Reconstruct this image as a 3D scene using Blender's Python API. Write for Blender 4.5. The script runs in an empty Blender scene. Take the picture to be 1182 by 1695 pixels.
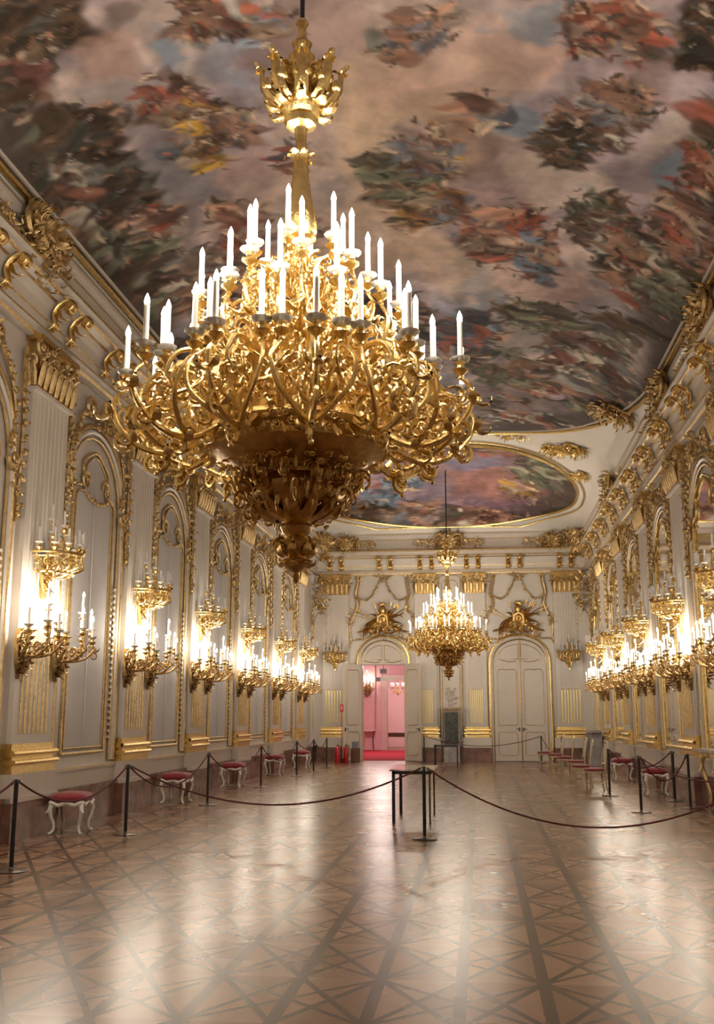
import bpy, math, random
import numpy as np
from mathutils import Matrix, Vector
PI = math.pi
sc = bpy.context.scene
COL = sc.collection
rnd = random.Random(7)
YE = 39.4          # end wall plane
YB = -2.0          # wall behind the camera
WX = 5.25          # side wall planes
ORD = ['nearest', 'second', 'third', 'fourth', 'fifth', 'sixth', 'seventh', 'eighth']
VIS = ['unseen', 'first', 'second', 'third', 'fourth', 'fifth', 'sixth']     # the first of each row stands outside the picture

# ------------------------------------------------------------------ materials
def new_mat(name):
    m = bpy.data.materials.new(name); m.use_nodes = True
    nt = m.node_tree; b = nt.nodes['Principled BSDF']
    return m, nt, b
def simple(name, col, rough=.5, metal=0, var=.0, vscale=8, bump=0, bscale=30, coat=0, trans=0, emit=None, estr=0, sss=0):
    m, nt, b = new_mat(name)
    b.inputs['Base Color'].default_value = (*col, 1)
    b.inputs['Roughness'].default_value = rough
    b.inputs['Metallic'].default_value = metal
    b.inputs['Coat Weight'].default_value = coat
    b.inputs['Transmission Weight'].default_value = trans
    if sss:
        b.inputs['Subsurface Weight'].default_value = sss
        b.inputs['Subsurface Radius'].default_value = (.05, .04, .03)
        b.inputs['Subsurface Scale'].default_value = .4
    if emit:
        b.inputs['Emission Color'].default_value = (*emit, 1)
        b.inputs['Emission Strength'].default_value = estr
    tc = nt.nodes.new('ShaderNodeTexCoord')
    if var:
        n = nt.nodes.new('ShaderNodeTexNoise'); n.inputs['Scale'].default_value = vscale; n.inputs['Detail'].default_value = 5
        nt.links.new(tc.outputs['Object'], n.inputs['Vector'])
        r = nt.nodes.new('ShaderNodeValToRGB')
        r.color_ramp.elements[0].position = .3; r.color_ramp.elements[1].position = .7
        r.color_ramp.elements[0].color = (*[c * (1 - var) for c in col], 1)
        r.color_ramp.elements[1].color = (*[min(1, c * (1 + var)) for c in col], 1)
        nt.links.new(n.outputs['Fac'], r.inputs['Fac']); nt.links.new(r.outputs['Color'], b.inputs['Base Color'])
    if bump:
        n = nt.nodes.new('ShaderNodeTexNoise'); n.inputs['Scale'].default_value = bscale; n.inputs['Detail'].default_value = 4
        nt.links.new(tc.outputs['Object'], n.inputs['Vector'])
        bp = nt.nodes.new('ShaderNodeBump'); bp.inputs['Strength'].default_value = bump; bp.inputs['Distance'].default_value = .02
        nt.links.new(n.outputs['Fac'], bp.inputs['Height']); nt.links.new(bp.outputs['Normal'], b.inputs['Normal'])
    return m

M = {}
M['ceil'] = simple('white_vault_plaster', (.93, .87, .77), .5, var=.02, vscale=2)
M['paint'] = simple('cream_paint', (.68, .615, .53), .38, var=.03, vscale=3)
M['paint2'] = simple('cream_paint_satin', (.63, .565, .485), .34, var=.03, vscale=3)
M['shutter'] = simple('shutter_paint', (.55, .515, .485), .75, var=.04, vscale=2)
M['gold'] = simple('gilt', (.83, .62, .26), .26, 1, var=.16, vscale=14, bump=.25, bscale=60)
M['gold_lit'] = simple('lit_gilt', (.98, .78, .34), .36, .9, var=.1, vscale=14)  # end-wall flutes: chandelier reflection put into a lighter gilt colour
M['gold_dark'] = simple('old_gilt', (.60, .40, .15), .32, 1, var=.25, vscale=12, bump=.3, bscale=50)
M['gold_dull'] = simple('matt_gilt', (.66, .49, .24), .38, .9, var=.25, vscale=16, bump=.35, bscale=70)
M['gold_shaded'] = simple('shaded_gilt', (.42, .28, .12), .42, .9, var=.3, vscale=14, bump=.3, bscale=60)  # lit sconces: their shaded, silhouetted look put into a darker gilt colour
M['pale'] = simple('pale_gilt', (.58, .47, .30), .45, .4, var=.15, vscale=20)
M['candle'] = simple('candle_sleeve', (.93, .90, .84), .35, sss=.15)
M['unlit'] = simple('unlit_candle_sleeve', (.80, .76, .70), .4)
M['flame'] = simple('lit_bulb', (1, .9, .7), .3, emit=(1, .90, .72), estr=14)
M['flame'].cycles.emission_sampling = 'NONE'
M['dish'] = simple('milk_glass', (.92, .88, .80), .12, trans=.35, coat=.3)
M['marble'] = simple('red_marble', (.22, .115, .085), .22, var=.45, vscale=3.5, coat=.3)
M['tan'] = simple('tan_stone', (.40, .29, .17), .35, var=.2)
M['greymarble'] = simple('grey_marble', (.36, .33, .32), .3, var=.3, vscale=4)
M['darkstone'] = simple('dark_green_stone', (.055, .062, .05), .25, var=.7, vscale=9, coat=.3)
M['velvet'] = simple('crimson_velvet', (.24, .012, .022), .75, var=.25, vscale=20)
M['velvet'].node_tree.nodes['Principled BSDF'].inputs['Sheen Weight'].default_value = .3
M['rope'] = simple('crimson_rope', (.10, .012, .016), .8, bump=.6, bscale=120)
M['black'] = simple('black_metal', (.012, .013, .014), .35)
M['bronze'] = simple('bronze_metal', (.09, .065, .05), .35, .7)
M['chrome'] = simple('brushed_steel', (.5, .48, .45), .3, 1)
M['white'] = simple('white_lacquer', (.80, .76, .68), .35)
M['red'] = simple('red_enamel', (.42, .01, .015), .3, coat=.3)
M['carpet'] = simple('red_carpet', (.42, .015, .04), .95, bump=.3, bscale=200)
M['pink'] = simple('rose_wall', (.80, .55, .57), .6, var=.05)
M['brown'] = simple('brown_wood', (.11, .045, .022), .35, var=.3)
M['grey'] = simple('grey_plastic', (.22, .22, .23), .5)
M['glass'] = simple('clear_glass', (.9, .95, .93), .03, trans=.95)
M['skirt'] = M['marble']
m, nt, b = new_mat('mirror_glass'); M['mirror'] = m
b.inputs['Base Color'].default_value = (.80, .77, .73, 1); b.inputs['Metallic'].default_value = 1; b.inputs['Roughness'].default_value = .035

# parquet ------------------------------------------------------------
def parquet():
    m, nt, b = new_mat('parquet'); N = nt.nodes; L = nt.links
    tc = N.new('ShaderNodeTexCoord'); sep = N.new('ShaderNodeSeparateXYZ'); L.new(tc.outputs['Object'], sep.inputs[0])
    def mt(op, a, b_=None, c=None):
        n = N.new('ShaderNodeMath'); n.operation = op
        for i, v in enumerate((a, b_, c)):
            if v is None: continue
            if isinstance(v, (int, float)): n.inputs[i].default_value = v
            else: L.new(v, n.inputs[i])
        return n.outputs[0]
    x = mt('ADD', sep.outputs[0], -.40 + 50); y = mt('ADD', sep.outputs[1], .15 + 50)
    a = mt('FRACT', mt('MULTIPLY', x, 2.0)); bb = mt('FRACT', y)
    def edge(t): return mt('MINIMUM', t, mt('SUBTRACT', 1.0, t))
    axis = mt('LESS_THAN', edge(a), .075)
    cross = mt('LESS_THAN', edge(bb), .022)
    d1 = mt('LESS_THAN', mt('ABSOLUTE', mt('SUBTRACT', a, bb)), .050)
    d2 = mt('LESS_THAN', mt('ABSOLUTE', mt('SUBTRACT', mt('SUBTRACT', 1.0, a), bb)), .050)
    d3 = mt('LESS_THAN', edge(mt('FRACT', mt('ADD', x, y))), .028)
    d4 = mt('LESS_THAN', edge(mt('FRACT', mt('SUBTRACT', x, y))), .028)
    band = mt('MAXIMUM', mt('MAXIMUM', axis, d1), mt('MAXIMUM', d2, mt('MAXIMUM', d3, d4)))
        # per piece tone: which side of each line
    side = mt('ADD', mt('MULTIPLY', mt('GREATER_THAN', a, bb), .31), mt('MULTIPLY', mt('GREATER_THAN', mt('SUBTRACT', 1.0, a), bb), .57))
    cell = mt('ADD', mt('MULTIPLY', mt('FLOOR', mt('MULTIPLY', x, 2.0)), 1.37), mt('MULTIPLY', mt('FLOOR', y), 2.91))
    wn = N.new('ShaderNodeTexWhiteNoise'); wn.noise_dimensions = '1D'; L.new(mt('ADD', cell, side), wn.inputs['W'])
    mp = N.new('ShaderNodeMapping'); mp.inputs['Scale'].default_value = (9, 1.6, 1); L.new(tc.outputs['Object'], mp.inputs[0])
    g = N.new('ShaderNodeTexNoise'); g.inputs['Scale'].default_value = 1.6; g.inputs['Detail'].default_value = 3; L.new(mp.outputs[0], g.inputs['Vector'])
    big = N.new('ShaderNodeTexNoise'); big.inputs['Scale'].default_value = .9; big.inputs['Detail'].default_value = 3; L.new(tc.outputs['Object'], big.inputs['Vector'])
    tone = mt('ADD', mt('MULTIPLY', wn.outputs['Value'], .70), mt('ADD', mt('MULTIPLY', g.outputs['Fac'], .20), mt('MULTIPLY', big.outputs['Fac'], .1)))
    def mix(f, c1, c2):
        n = N.new('ShaderNodeMix'); n.data_type = 'RGBA'; L.new(f, n.inputs['Factor'])
        for s, c in ((6, c1), (7, c2)):
            if isinstance(c, tuple): n.inputs[s].default_value = (*c, 1)
            else: L.new(c, n.inputs[s])
        return n.outputs[2]
    light = mix(tone, (.19, .098, .052), (.40, .232, .138))
    dark = mix(g.outputs['Fac'], (.050, .025, .015), (.085, .045, .027))
    L.new(mix(band, light, dark), b.inputs['Base Color'])
    rr = mt('ADD', mt('MULTIPLY', big.outputs['Fac'], .10), .215)
    L.new(rr, b.inputs['Roughness'])
    b.inputs['Specular IOR Level'].default_value = .42; b.inputs['Coat Weight'].default_value = 0; b.inputs['Coat Roughness'].default_value = .2
    bn = N.new('ShaderNodeTexNoise'); bn.inputs['Scale'].default_value = 5; bn.inputs['Detail'].default_value = 2; L.new(tc.outputs['Object'], bn.inputs['Vector'])
    h = bn.outputs['Fac']
    bp = N.new('ShaderNodeBump'); bp.inputs['Strength'].default_value = .045; bp.inputs['Distance'].default_value = .02
    L.new(h, bp.inputs['Height'])
    return m
M['parquet'] = parquet()

def fresco_mat():
    m, nt, b = new_mat('painted_plaster'); N = nt.nodes; L = nt.links
    at = N.new('ShaderNodeAttribute'); at.attribute_name = 'paint'
    tc = N.new('ShaderNodeTexCoord')
    n = N.new('ShaderNodeTexNoise'); n.inputs['Scale'].default_value = 3; n.inputs['Detail'].default_value = 9; n.inputs['Distortion'].default_value = .8
    L.new(tc.outputs['Object'], n.inputs['Vector'])
    mr = N.new('ShaderNodeMapRange'); mr.inputs[1].default_value = .3; mr.inputs[2].default_value = .7; mr.inputs[3].default_value = .88; mr.inputs[4].default_value = 1.12
    L.new(n.outputs['Fac'], mr.inputs[0])
    mx = N.new('ShaderNodeMix'); mx.data_type = 'RGBA'; mx.blend_type = 'MULTIPLY'; mx.inputs['Factor'].default_value = 1
    L.new(at.outputs['Color'], mx.inputs[6]); L.new(mr.outputs[0], mx.inputs[7])
    L.new(mx.outputs[2], b.inputs['Base Color'])
    b.inputs['Roughness'].default_value = .75
    b.inputs['Specular IOR Level'].default_value = .2
    return m
M['fresco'] = fresco_mat()

# ------------------------------------------------------------------ mesh helpers
def V(*a): return Vector(a)
class MB:
    def __init__(s): s.v = []; s.f = []; s.m = []
    def add(s, vs, fs, m=0):
        o = len(s.v); s.v += [tuple(p) for p in vs]
        s.f += [tuple(i + o for i in q) for q in fs]; s.m += [m] * len(fs); return s
    def box(s, x0, x1, y0, y1, z0, z1, m=0):
        vs = [(x, y, z) for z in (z0, z1) for y in (y0, y1) for x in (x0, x1)]
        return s.add(vs, [(0, 2, 3, 1), (4, 5, 7, 6), (0, 1, 5, 4), (2, 6, 7, 3), (0, 4, 6, 2), (1, 3, 7, 5)], m)
    def tube(s, path, r, n=6, m=0, flat=1.0, nrm=None, closed=False, cap=True):
        P = [Vector(p) for p in path]; k = len(P)
        R = r if isinstance(r, (list, tuple)) else [r] * k
        T = []
        for i in range(k):
            if closed: t = P[(i + 1) % k] - P[i - 1]
            else: t = P[min(i + 1, k - 1)] - P[max(i - 1, 0)]
            T.append(t.normalized() if t.length > 1e-9 else V(0, 0, 1))
        u = Vector(nrm) if nrm is not None else (V(0, 0, 1) if abs(T[0].z) < .9 else V(1, 0, 0))
        vs = []
        for i in range(k):
            if nrm is not None: u = Vector(nrm)
            u = u - T[i] * u.dot(T[i])
            if u.length < 1e-5: u = T[i].orthogonal()
            u.normalize(); w = T[i].cross(u)
            for j in range(n):
                a = 2 * PI * j / n
                vs.append(P[i] + (w * math.cos(a) + u * (math.sin(a) * flat)) * R[i])
        fs = []
        for i in range(k if closed else k - 1):
            for j in range(n):
                a = i * n + j; b2 = i * n + (j + 1) % n; i2 = (i + 1) % k
                fs.append((a, b2, i2 * n + (j + 1) % n, i2 * n + j))
        if cap and not closed:
            fs.append(tuple(range(n - 1, -1, -1))); fs.append(tuple((k - 1) * n + j for j in range(n)))
        return s.add(vs, fs, m)
    def lathe(s, prof, n=16, c=(0, 0, 0), m=0, lobes=0, amp=0):
        vs = []; k = len(prof)
        for (r, z) in prof:
            for j in range(n):
                a = 2 * PI * j / n; q = r * (1 + (amp * math.cos(lobes * a) if lobes else 0))
                vs.append((c[0] + q * math.cos(a), c[1] + q * math.sin(a), c[2] + z))
        fs = [(i * n + j, i * n + (j + 1) % n, (i + 1) * n + (j + 1) % n, (i + 1) * n + j) for i in range(k - 1) for j in range(n)]
        fs.append(tuple(range(n - 1, -1, -1))); fs.append(tuple((k - 1) * n + j for j in range(n)))
        return s.add(vs, fs, m)
    def prism(s, pts, y0, y1, m=0):          # outline in XZ, thickness along Y
        n = len(pts)
        vs = [(x, y0, z) for x, z in pts] + [(x, y1, z) for x, z in pts]
        fs = [tuple(range(n)), tuple(range(2 * n - 1, n - 1, -1))] + [(i, i + n, (i + 1) % n + n, (i + 1) % n) for i in range(n)]
        return s.add(vs, fs, m)
    def merge(s, o, mat=None, m=None):
        vs = [mat @ Vector(p) for p in o.v] if mat else o.v
        k = len(s.v); s.v += [tuple(p) for p in vs]; s.f += [tuple(i + k for i in q) for q in o.f]
        s.m += (o.m if m is None else [m] * len(o.f)); return s
    def build(s, name, mats, parent=None, smooth=True, loc=None, rz=0):
        me = bpy.data.meshes.new(name); me.from_pydata(s.v, [], s.f); me.update()
        if not isinstance(mats, (list, tuple)): mats = [mats]
        for q in mats: me.materials.append(q)
        if len(mats) > 1: me.polygons.foreach_set('material_index', s.m)
        if smooth:
            me.polygons.foreach_set('use_smooth', [True] * len(me.polygons))
        ob = bpy.data.objects.new(name, me); COL.objects.link(ob)
        if smooth:
            me.set_sharp_from_angle(angle=math.radians(42))
        if parent: ob.parent = parent
        if loc: ob.location = loc
        ob.rotation_euler[2] = rz
        return ob
def tag(o, label=None, cat=None, group=None, kind=None):
    if label: o['label'] = label
    if cat: o['category'] = cat
    if group: o['group'] = group
    if kind: o['kind'] = kind
    return o
def empty(name, loc=(0, 0, 0), rz=0, parent=None):
    o = bpy.data.objects.new(name, None); COL.objects.link(o); o.location = loc; o.rotation_euler[2] = rz
    o.empty_display_size = .1
    if parent: o.parent = parent
    return o
CH = {}
def kids(o): return [c for c in COL.objects if c.parent == o]
def snapshot(o): return (o, [snapshot(c) for c in kids(o)])
def copy_tree(snap, parent=None):
    o, cs = snap
    c = o.copy(); COL.objects.link(c)
    if parent: c.parent = parent
    for q in cs: copy_tree(q, c)
    return c
def T(x, y, z): return Matrix.Translation((x, y, z))
def RZ(a): return Matrix.Rotation(a, 4, 'Z')
def RY(a): return Matrix.Rotation(a, 4, 'Y')
def RX(a): return Matrix.Rotation(a, 4, 'X')
def catmull(pts, k=6):
    P = [Vector(p) for p in pts]; out = []
    for i in range(len(P) - 1):
        p0 = P[max(i - 1, 0)]; p1 = P[i]; p2 = P[i + 1]; p3 = P[min(i + 2, len(P) - 1)]
        for j in range(k):
            t = j / k
            out.append(.5 * ((2 * p1) + (p2 - p0) * t + (2 * p0 - 5 * p1 + 4 * p2 - p3) * t * t + (3 * p1 - p0 - 3 * p2 + p3) * t ** 3))
    out.append(P[-1]); return out
# rococo vocabulary: spirals, leaves, clumps.  Local plane XZ, relief towards -Y
def spiral(cx, cz, R, turns=1.3, a0=0, sgn=1, y=0, n=16, rise=.0):
    out = []
    for i in range(n + 1):
        t = i / n; r = R * (1 - .82 * t); a = a0 + sgn * 2 * PI * turns * t
        out.append((cx + r * math.cos(a), y - rise * t, cz + r * math.sin(a)))
    return out
def taper(n, r0, r1): return [r0 + (r1 - r0) * i / (n - 1) for i in range(n)]
def scroll(mb, cx, cz, R, th, turns=1.3, a0=0, sgn=1, y=0, m=0, n=14, seg=5):
    p = spiral(cx, cz, R, turns, a0, sgn, y, n, rise=th)
    mb.tube(p, taper(len(p), th, th * .45), seg, m)
    e = p[-1]; blob(mb, e, th * .9, m)
def blob(mb, c, r, m=0, n=6, sz=1.0):
    mb.lathe([(r * .05, -r * sz), (r * .75, -r * .6 * sz), (r, 0), (r * .75, r * .6 * sz), (r * .05, r * sz)], n, c, m)
def leaf(mb, o, d, up, L, w, curl=.8, m=0, seg=5):
    """tapered curled blade from o along d, curling towards up"""
    o = Vector(o); d = Vector(d).normalized(); up = Vector(up); up = (up - d * up.dot(d))
    up = up.normalized() if up.length > 1e-4 else d.orthogonal()
    path = []; rad = []; p = o.copy(); a = -.25 * curl
    prof = [.35, .85, 1, .85, .6, .4, .12]
    for i in range(7):
        path.append(p.copy()); rad.append(w * .5 * prof[i])
        p = p + (d * math.cos(a) + up * math.sin(a)) * (L / 6); a += curl * (.25 + .12 * i)
    side = d.cross(up)
    mb.tube(path, rad, seg, m, flat=.38, nrm=up)
def clump(w, h, d, n, seed=1, m=0, scale=1.0, radial=True):
    r = random.Random(seed); mb = MB()
    for i in range(n):
        a = r.uniform(0, 2 * PI); q = math.sqrt(r.random()) * .8
        x = w / 2 * q * math.cos(a); z = h / 2 * q * math.sin(a); y = -d * (1 - q * q) * r.uniform(.3, 1)
        s = min(w, h) * r.uniform(.16, .3) * scale
        if i % 3 == 0:
            scroll(mb, x, z, s * .7, s * .16, r.uniform(.9, 1.5), r.uniform(0, 6.28), r.choice((-1, 1)), y, m, 9, 5)
        else:
            dirv = V(math.cos(a) + r.uniform(-.5, .5), r.uniform(-.5, .05), math.sin(a) + r.uniform(-.5, .5))
            leaf(mb, (x, y, z), dirv, (r.uniform(-.4, .4), -1, r.uniform(-.4, .4)), s * 1.7, s * .55, r.uniform(.5, 1.3), m)
    return mb
def garland(path, step, size, seed=3, m=0):
    r = random.Random(seed); mb = MB(); P = catmull(path, 8)
    mb.tube(P, size * .22, 5, m)
    acc = 0
    for i in range(1, len(P)):
        acc += (P[i] - P[i - 1]).length
        if acc < step: continue
        acc = 0; t = (P[i] - P[i - 1]).normalized()
        for k in range(3):
            a = r.uniform(-1.4, 1.4)
            side = V(t.z, 0, -t.x) * r.choice((-1, 1))
            leaf(mb, P[i], t * r.uniform(-.9, 1.1) + side * r.uniform(.1, .8) + V(0, r.uniform(-.8, 0), 0), (r.uniform(-.6, .6), -1, r.uniform(-.6, .6)), size * r.uniform(.5, 1.15), size * .5, r.uniform(.6, 1.5), m, 4)
        blob(mb, P[i] + V(r.uniform(-.35, .35) * size, -size * .3, 0), size * r.uniform(.2, .36), m, 5)
    return mb

# ------------------------------------------------------------------ camera
fpx = 1715.
cam = bpy.data.cameras.new('camera'); co = bpy.data.objects.new('camera', cam); COL.objects.link(co)
cam.sensor_fit = 'VERTICAL'; cam.sensor_height = 36; cam.lens = fpx / 1695 * 36
yw = math.radians(6.6555); pt = math.radians(11.1975)
co.location = (1.05, 0, 1.6); co.rotation_euler = (PI / 2 + pt, 0, yw)
cam.clip_end = 200; sc.camera = co

# ------------------------------------------------------------------ setting: floor, walls
st = 'structure'
tag(MB().box(-5.6, 5.6, YB - .3, YE + .3, -.2, 0).build('floor', M['parquet'], smooth=False), 'polished parquet floor with star and diagonal bands', 'floor', kind=st)
for side, s in (('left', -1), ('right', 1)):
    tag(MB().box(min(s * WX, s * (WX + .3)), max(s * WX, s * (WX + .3)), YB, YE, 0, 9.2).build('wall_' + side, M['paint'], smooth=False),
        'long cream painted wall on the %s side of the hall' % side, 'wall', kind=st)
    mb = MB(); x0 = s * 5.12; x1 = s * WX
    mb.box(min(x0, x1), max(x0, x1), YB, YE, 0, .5)
    mb.box(min(s * 5.10, x1), max(s * 5.10, x1), YB, YE, .5, .56)
    tag(mb.build('baseboard_' + side, M['marble'], smooth=False), 'brown marble baseboard running along the %s wall' % side, 'baseboard', kind=st)
# back wall with the open doorway
DX0, DX1, DH = -3.38, -1.72, 3.58
mb = MB(); mb.box(-5.6, DX0, YE, YE + .35, 0, 9.2); mb.box(DX1, 5.6, YE, YE + .35, 0, 9.2); mb.box(DX0, DX1, YE, YE + .35, DH, 9.2)
tag(mb.build('wall_back', M['paint'], smooth=False), 'cream end wall with two tall doors and gilt relief', 'wall', kind=st)
tag(MB().box(-5.6, 5.6, YB - .3, YB, 0, 10.4).build('wall_front', M['paint'], smooth=False), 'plain cream wall behind the viewer', 'wall', kind=st)
mb = MB()
for a, b_ in ((-WX, -3.9), (-1.35, 1.35), (3.75, WX)):
    mb.box(a, b_, YE - .1, YE, 0, .5); mb.box(a, b_, YE - .12, YE, .5, .56)
tag(mb.build('baseboard_back', M['marble'], smooth=False), 'brown marble baseboard in pieces along the end wall', 'baseboard', kind=st)

# entablature swept around the room
prof = [(.06, 6.93, 0), (.12, 6.95, 1), (.14, 7.0, 0), (.12, 7.04, 0), (.2, 7.07, 1), (.2, 7.1, 0), (.14, 7.12, 0), (.16, 7.25, 1), (.17, 7.28, 0), (.2, 7.42, 0), (.26, 7.55, 1), (.29, 7.58, 0), (.38, 7.62, 1), (.41, 7.66, 0),
        (.40, 7.74, 0), (.46, 7.78, 1), (.46, 7.83, 0), (.36, 7.88, 1), (.34, 7.91, 0), (.27, 8.0, 0), (.21, 8.15, 0), (.18, 8.28, 1), (.18, 8.31, 0), (.20, 8.36, 0), (.24, 8.40, 0), (.25, 8.46, 1), (.25, 8.48, 0), (.22, 8.55, 0), (.14, 8.62, 0)]
def ring(off): return [(-WX + off, YB), (-WX + off, YE - off), (WX - off, YE - off), (WX - off, YB)]
mb = MB()
for i in range(len(prof) - 1):
    a = ring(prof[i][0]); b_ = ring(prof[i + 1][0])
    vs = [(x, y, prof[i][1]) for x, y in a] + [(x, y, prof[i + 1][1]) for x, y in b_]
    mb.add(vs, [(0, 1, 5, 4), (1, 2, 6, 5), (2, 3, 7, 6)], prof[i][2])
# closing back so that the moulding is a solid band
a = ring(0.0); vs = [(x, y, 6.93) for x, y in a] + [(x, y, prof[0][1]) for x, y in ring(prof[0][0])]
mb.add(vs, [(0, 1, 5, 4), (1, 2, 6, 5), (2, 3, 7, 6)], 0)
cornice = tag(mb.build('trim_1', [M['paint'], M['gold_dull']], smooth=False), 'cream and gilt cornice running around the top of the walls', 'cornice', kind=st)

# gilt scroll consoles under the cornice
def console_mesh():
    mb = MB()
    for dx in (-.0,):
        p = catmull([(0, -.19, 7.14), (0, -.27, 7.22), (0, -.24, 7.38), (0, -.33, 7.52), (0, -.46, 7.58), (0, -.54, 7.50), (0, -.48, 7.43), (0, -.42, 7.49)], 4)
        mb.tube(p, taper(len(p), .06, .075), 8, 0, flat=.6)
        for sx in (-.07, .07): mb.tube([q + V(sx, 0, 0) for q in p], .018, 5, 1)
        mb.tube([(-.09, -.49, 7.5), (.09, -.49, 7.5)], .05, 8, 1)
    leaf(mb, (0, -.3, 7.5), (0, -.2, -1), (0, -1, 0), .32, .14, .7, 1)
    leaf(mb, (0, -.25, 7.14), (0, -.2, 1), (0, -1, 0), .22, .12, .9, 1)
    for sx in (-1, 1): leaf(mb, (0, -.24, 7.2), (sx, -.2, -.6), (0, -1, 0), .16, .07, .9, 1)
    return mb
cm = console_mesh().build('scroll_console', [M['gold_dark'], M['gold']], cornice)
cproto = cm; first = True
def put(proto, parent, loc, rz, scale=None):
    o = proto.copy(); COL.objects.link(o); o.parent = parent; o.location = loc; o.rotation_euler = (0, 0, rz)
    if scale: o.scale = scale
    return o
LP = [9.6, 14.05, 18.35, 22.6, 27.0, 31.6, 36.0]          # left pilasters (centre along the wall)
RP = [12.6, 17.0, 21.4, 25.8, 30.2, 34.6]
LB = [11.8, 16.2, 20.5, 24.8, 29.3, 33.8]                 # bays between
RB = [14.8, 19.2, 23.6, 28.0, 32.4, 36.9]
spots = []
for y in LP: spots += [(-WX, y - .32, PI / 2), (-WX, y + .32, PI / 2)]
for y in LB: spots += [(-WX, y - .35, PI / 2), (-WX, y + .35, PI / 2)]
for y in RP: spots += [(WX, y - .32, -PI / 2), (WX, y + .32, -PI / 2)]
for y in RB: spots += [(WX, y - .35, -PI / 2), (WX, y + .35, -PI / 2)]
for x in (-4.35, -2.45, -.88, .88, 2.45, 4.35): spots += [(x - .22, YE, 0), (x + .22, YE, 0)]
cm.location = (spots[0][0], spots[0][1], 0); cm.rotation_euler[2] = spots[0][2]
for x, y, r in spots[1:]: put(cm, cornice, (x, y, 0), r)

# gilt rocaille clusters on the cornice and frame
def cartouche(w, h, d, n, seed): 
    mb = clump(w, h, d, n, seed)
    scroll(mb, -w * .3, h * .1, h * .3, h * .06, 1.4, 0, 1, -d * .6); scroll(mb, w * .3, h * .1, h * .3, h * .06, 1.4, PI, -1, -d * .6)
    mb.prism([(w * .22 * math.cos(a), h * .3 * math.sin(a)) for a in [i * PI / 6 for i in range(12)]], -d * .7, 0)
    return mb
cart = cartouche(1.5, 1.0, .22, 90, 11).build('rocaille_cartouche', M['gold_dull'], cornice, loc=(-WX + .24, 13.0, 8.12), rz=PI / 2)
for (x, y, z, r, s) in [(-WX + .24, 9.6, 8.12, PI / 2, 1), (-WX + .24, 22.6, 8.12, PI / 2, .9), (-WX + .24, 31.6, 8.12, PI / 2, .9),
                        (WX - .24, 12.6, 8.12, -PI / 2, 1), (WX - .24, 17.2, 8.2, -PI / 2, 1), (WX - .24, 21.4, 8.12, -PI / 2, 1), (WX - .24, 30.2, 8.12, -PI / 2, .9),
                        (0, YE - .26, 8.15, 0, .8), (-3.9, YE - .26, 8.1, 0, .65), (3.9, YE - .26, 8.1, 0, .65), (-4.8, YE - .4, 8.05, PI / 4, 1.1), (4.8, YE - .4, 8.05, -PI / 4, 1.1)]:
    put(cart, cornice, (x, y, z), r, (s, 1, s))
small = clump(1.0, .32, .12, 46, 21, scale=1.3).build('leaf_spray', M['gold_dull'], cornice, loc=(-.9, YE - .26, 8.08))
for (x, y, z, r) in [(.9, YE - .26, 8.08, 0), (-3.2, YE - .26, 8.05, 0), (3.2, YE - .26, 8.05, 0)] + [(-WX + .24, y, 8.0, PI / 2) for y in (11.8, 16.9, 20.5, 25.0, 29.3, 33.8)] + [(WX - .24, y, 8.0, -PI / 2) for y in (14.8, 19.2, 23.6, 28.0, 32.4)]:
    put(small, cornice, (x, y, z), r)

# ------------------------------------------------------------------ ceiling vault
def vz(x, y):
    x = np.asarray(x, float); y = np.asarray(y, float)
    fx = np.clip(1 - (np.abs(x) / 5.12) ** 2.4, 0, 1) ** .75
    fy = np.where(y < 31, 1, np.clip(1 - (np.clip(y - 31, 0, 8.2) / 8.2) ** 2.4, 0, 1) ** .7)
    return 8.45 + 1.55 * fx * fy
def vz1(x, y): return float(vz(x, y))
xs = [5.12 * math.sin(PI / 2 * (i / 24 * 2 - 1)) for i in range(25)]
ys = list(np.linspace(YB, 31, 40)) + list(31 + 8.2 * np.sin(np.linspace(0, PI / 2, 26)[1:]))
vs = [(x, y, vz1(x, y) + .05) for y in ys for x in xs]; nx = len(xs)
fs = [(j * nx + i, (j + 1) * nx + i, (j + 1) * nx + i + 1, j * nx + i + 1) for j in range(len(ys) - 1) for i in range(nx - 1)]
mb = MB().add(vs, fs)
ceiling = tag(mb.build('ceiling', M['ceil']), 'cream vaulted ceiling around the two paintings', 'ceiling', kind=st)
XE = 4.98
def yend(x):
    t = np.clip(np.abs(x) / XE, 0, 1)
    return 30.2 - 8.2 * (1 - (1 - t ** 3.2) ** .55)

# --- numpy paint
rs = np.random.RandomState(5)
_grids = [rs.rand(64, 64) for _ in range(10)]
def vnoise(x, y, g):
    G = _grids[g % 10]; xi = np.floor(x).astype(int); yi = np.floor(y).astype(int); fx = x - xi; fy = y - yi
    fx = fx * fx * (3 - 2 * fx); fy = fy * fy * (3 - 2 * fy)
    a = G[xi % 64, yi % 64]; b = G[(xi + 1) % 64, yi % 64]; c = G[xi % 64, (yi + 1) % 64]; d = G[(xi + 1) % 64, (yi + 1) % 64]
    return (a * (1 - fx) + b * fx) * (1 - fy) + (c * (1 - fx) + d * fx) * fy
def fbm(x, y, g=0, o=5):
    s = 0; a = .5; t = 0
    for i in range(o): s = s + a * vnoise(x + 17.3 * i, y - 9.1 * i, g + i); t += a; a *= .55; x = x * 2.03; y = y * 2.03
    return s / t
def sstep(a, b, x): t = np.clip((x - a) / (b - a), 0, 1); return t * t * (3 - 2 * t)
def lerp(c1, c2, t): return c1 * (1 - t[:, None]) + np.array(c2)[None, :] * t[:, None]
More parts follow.
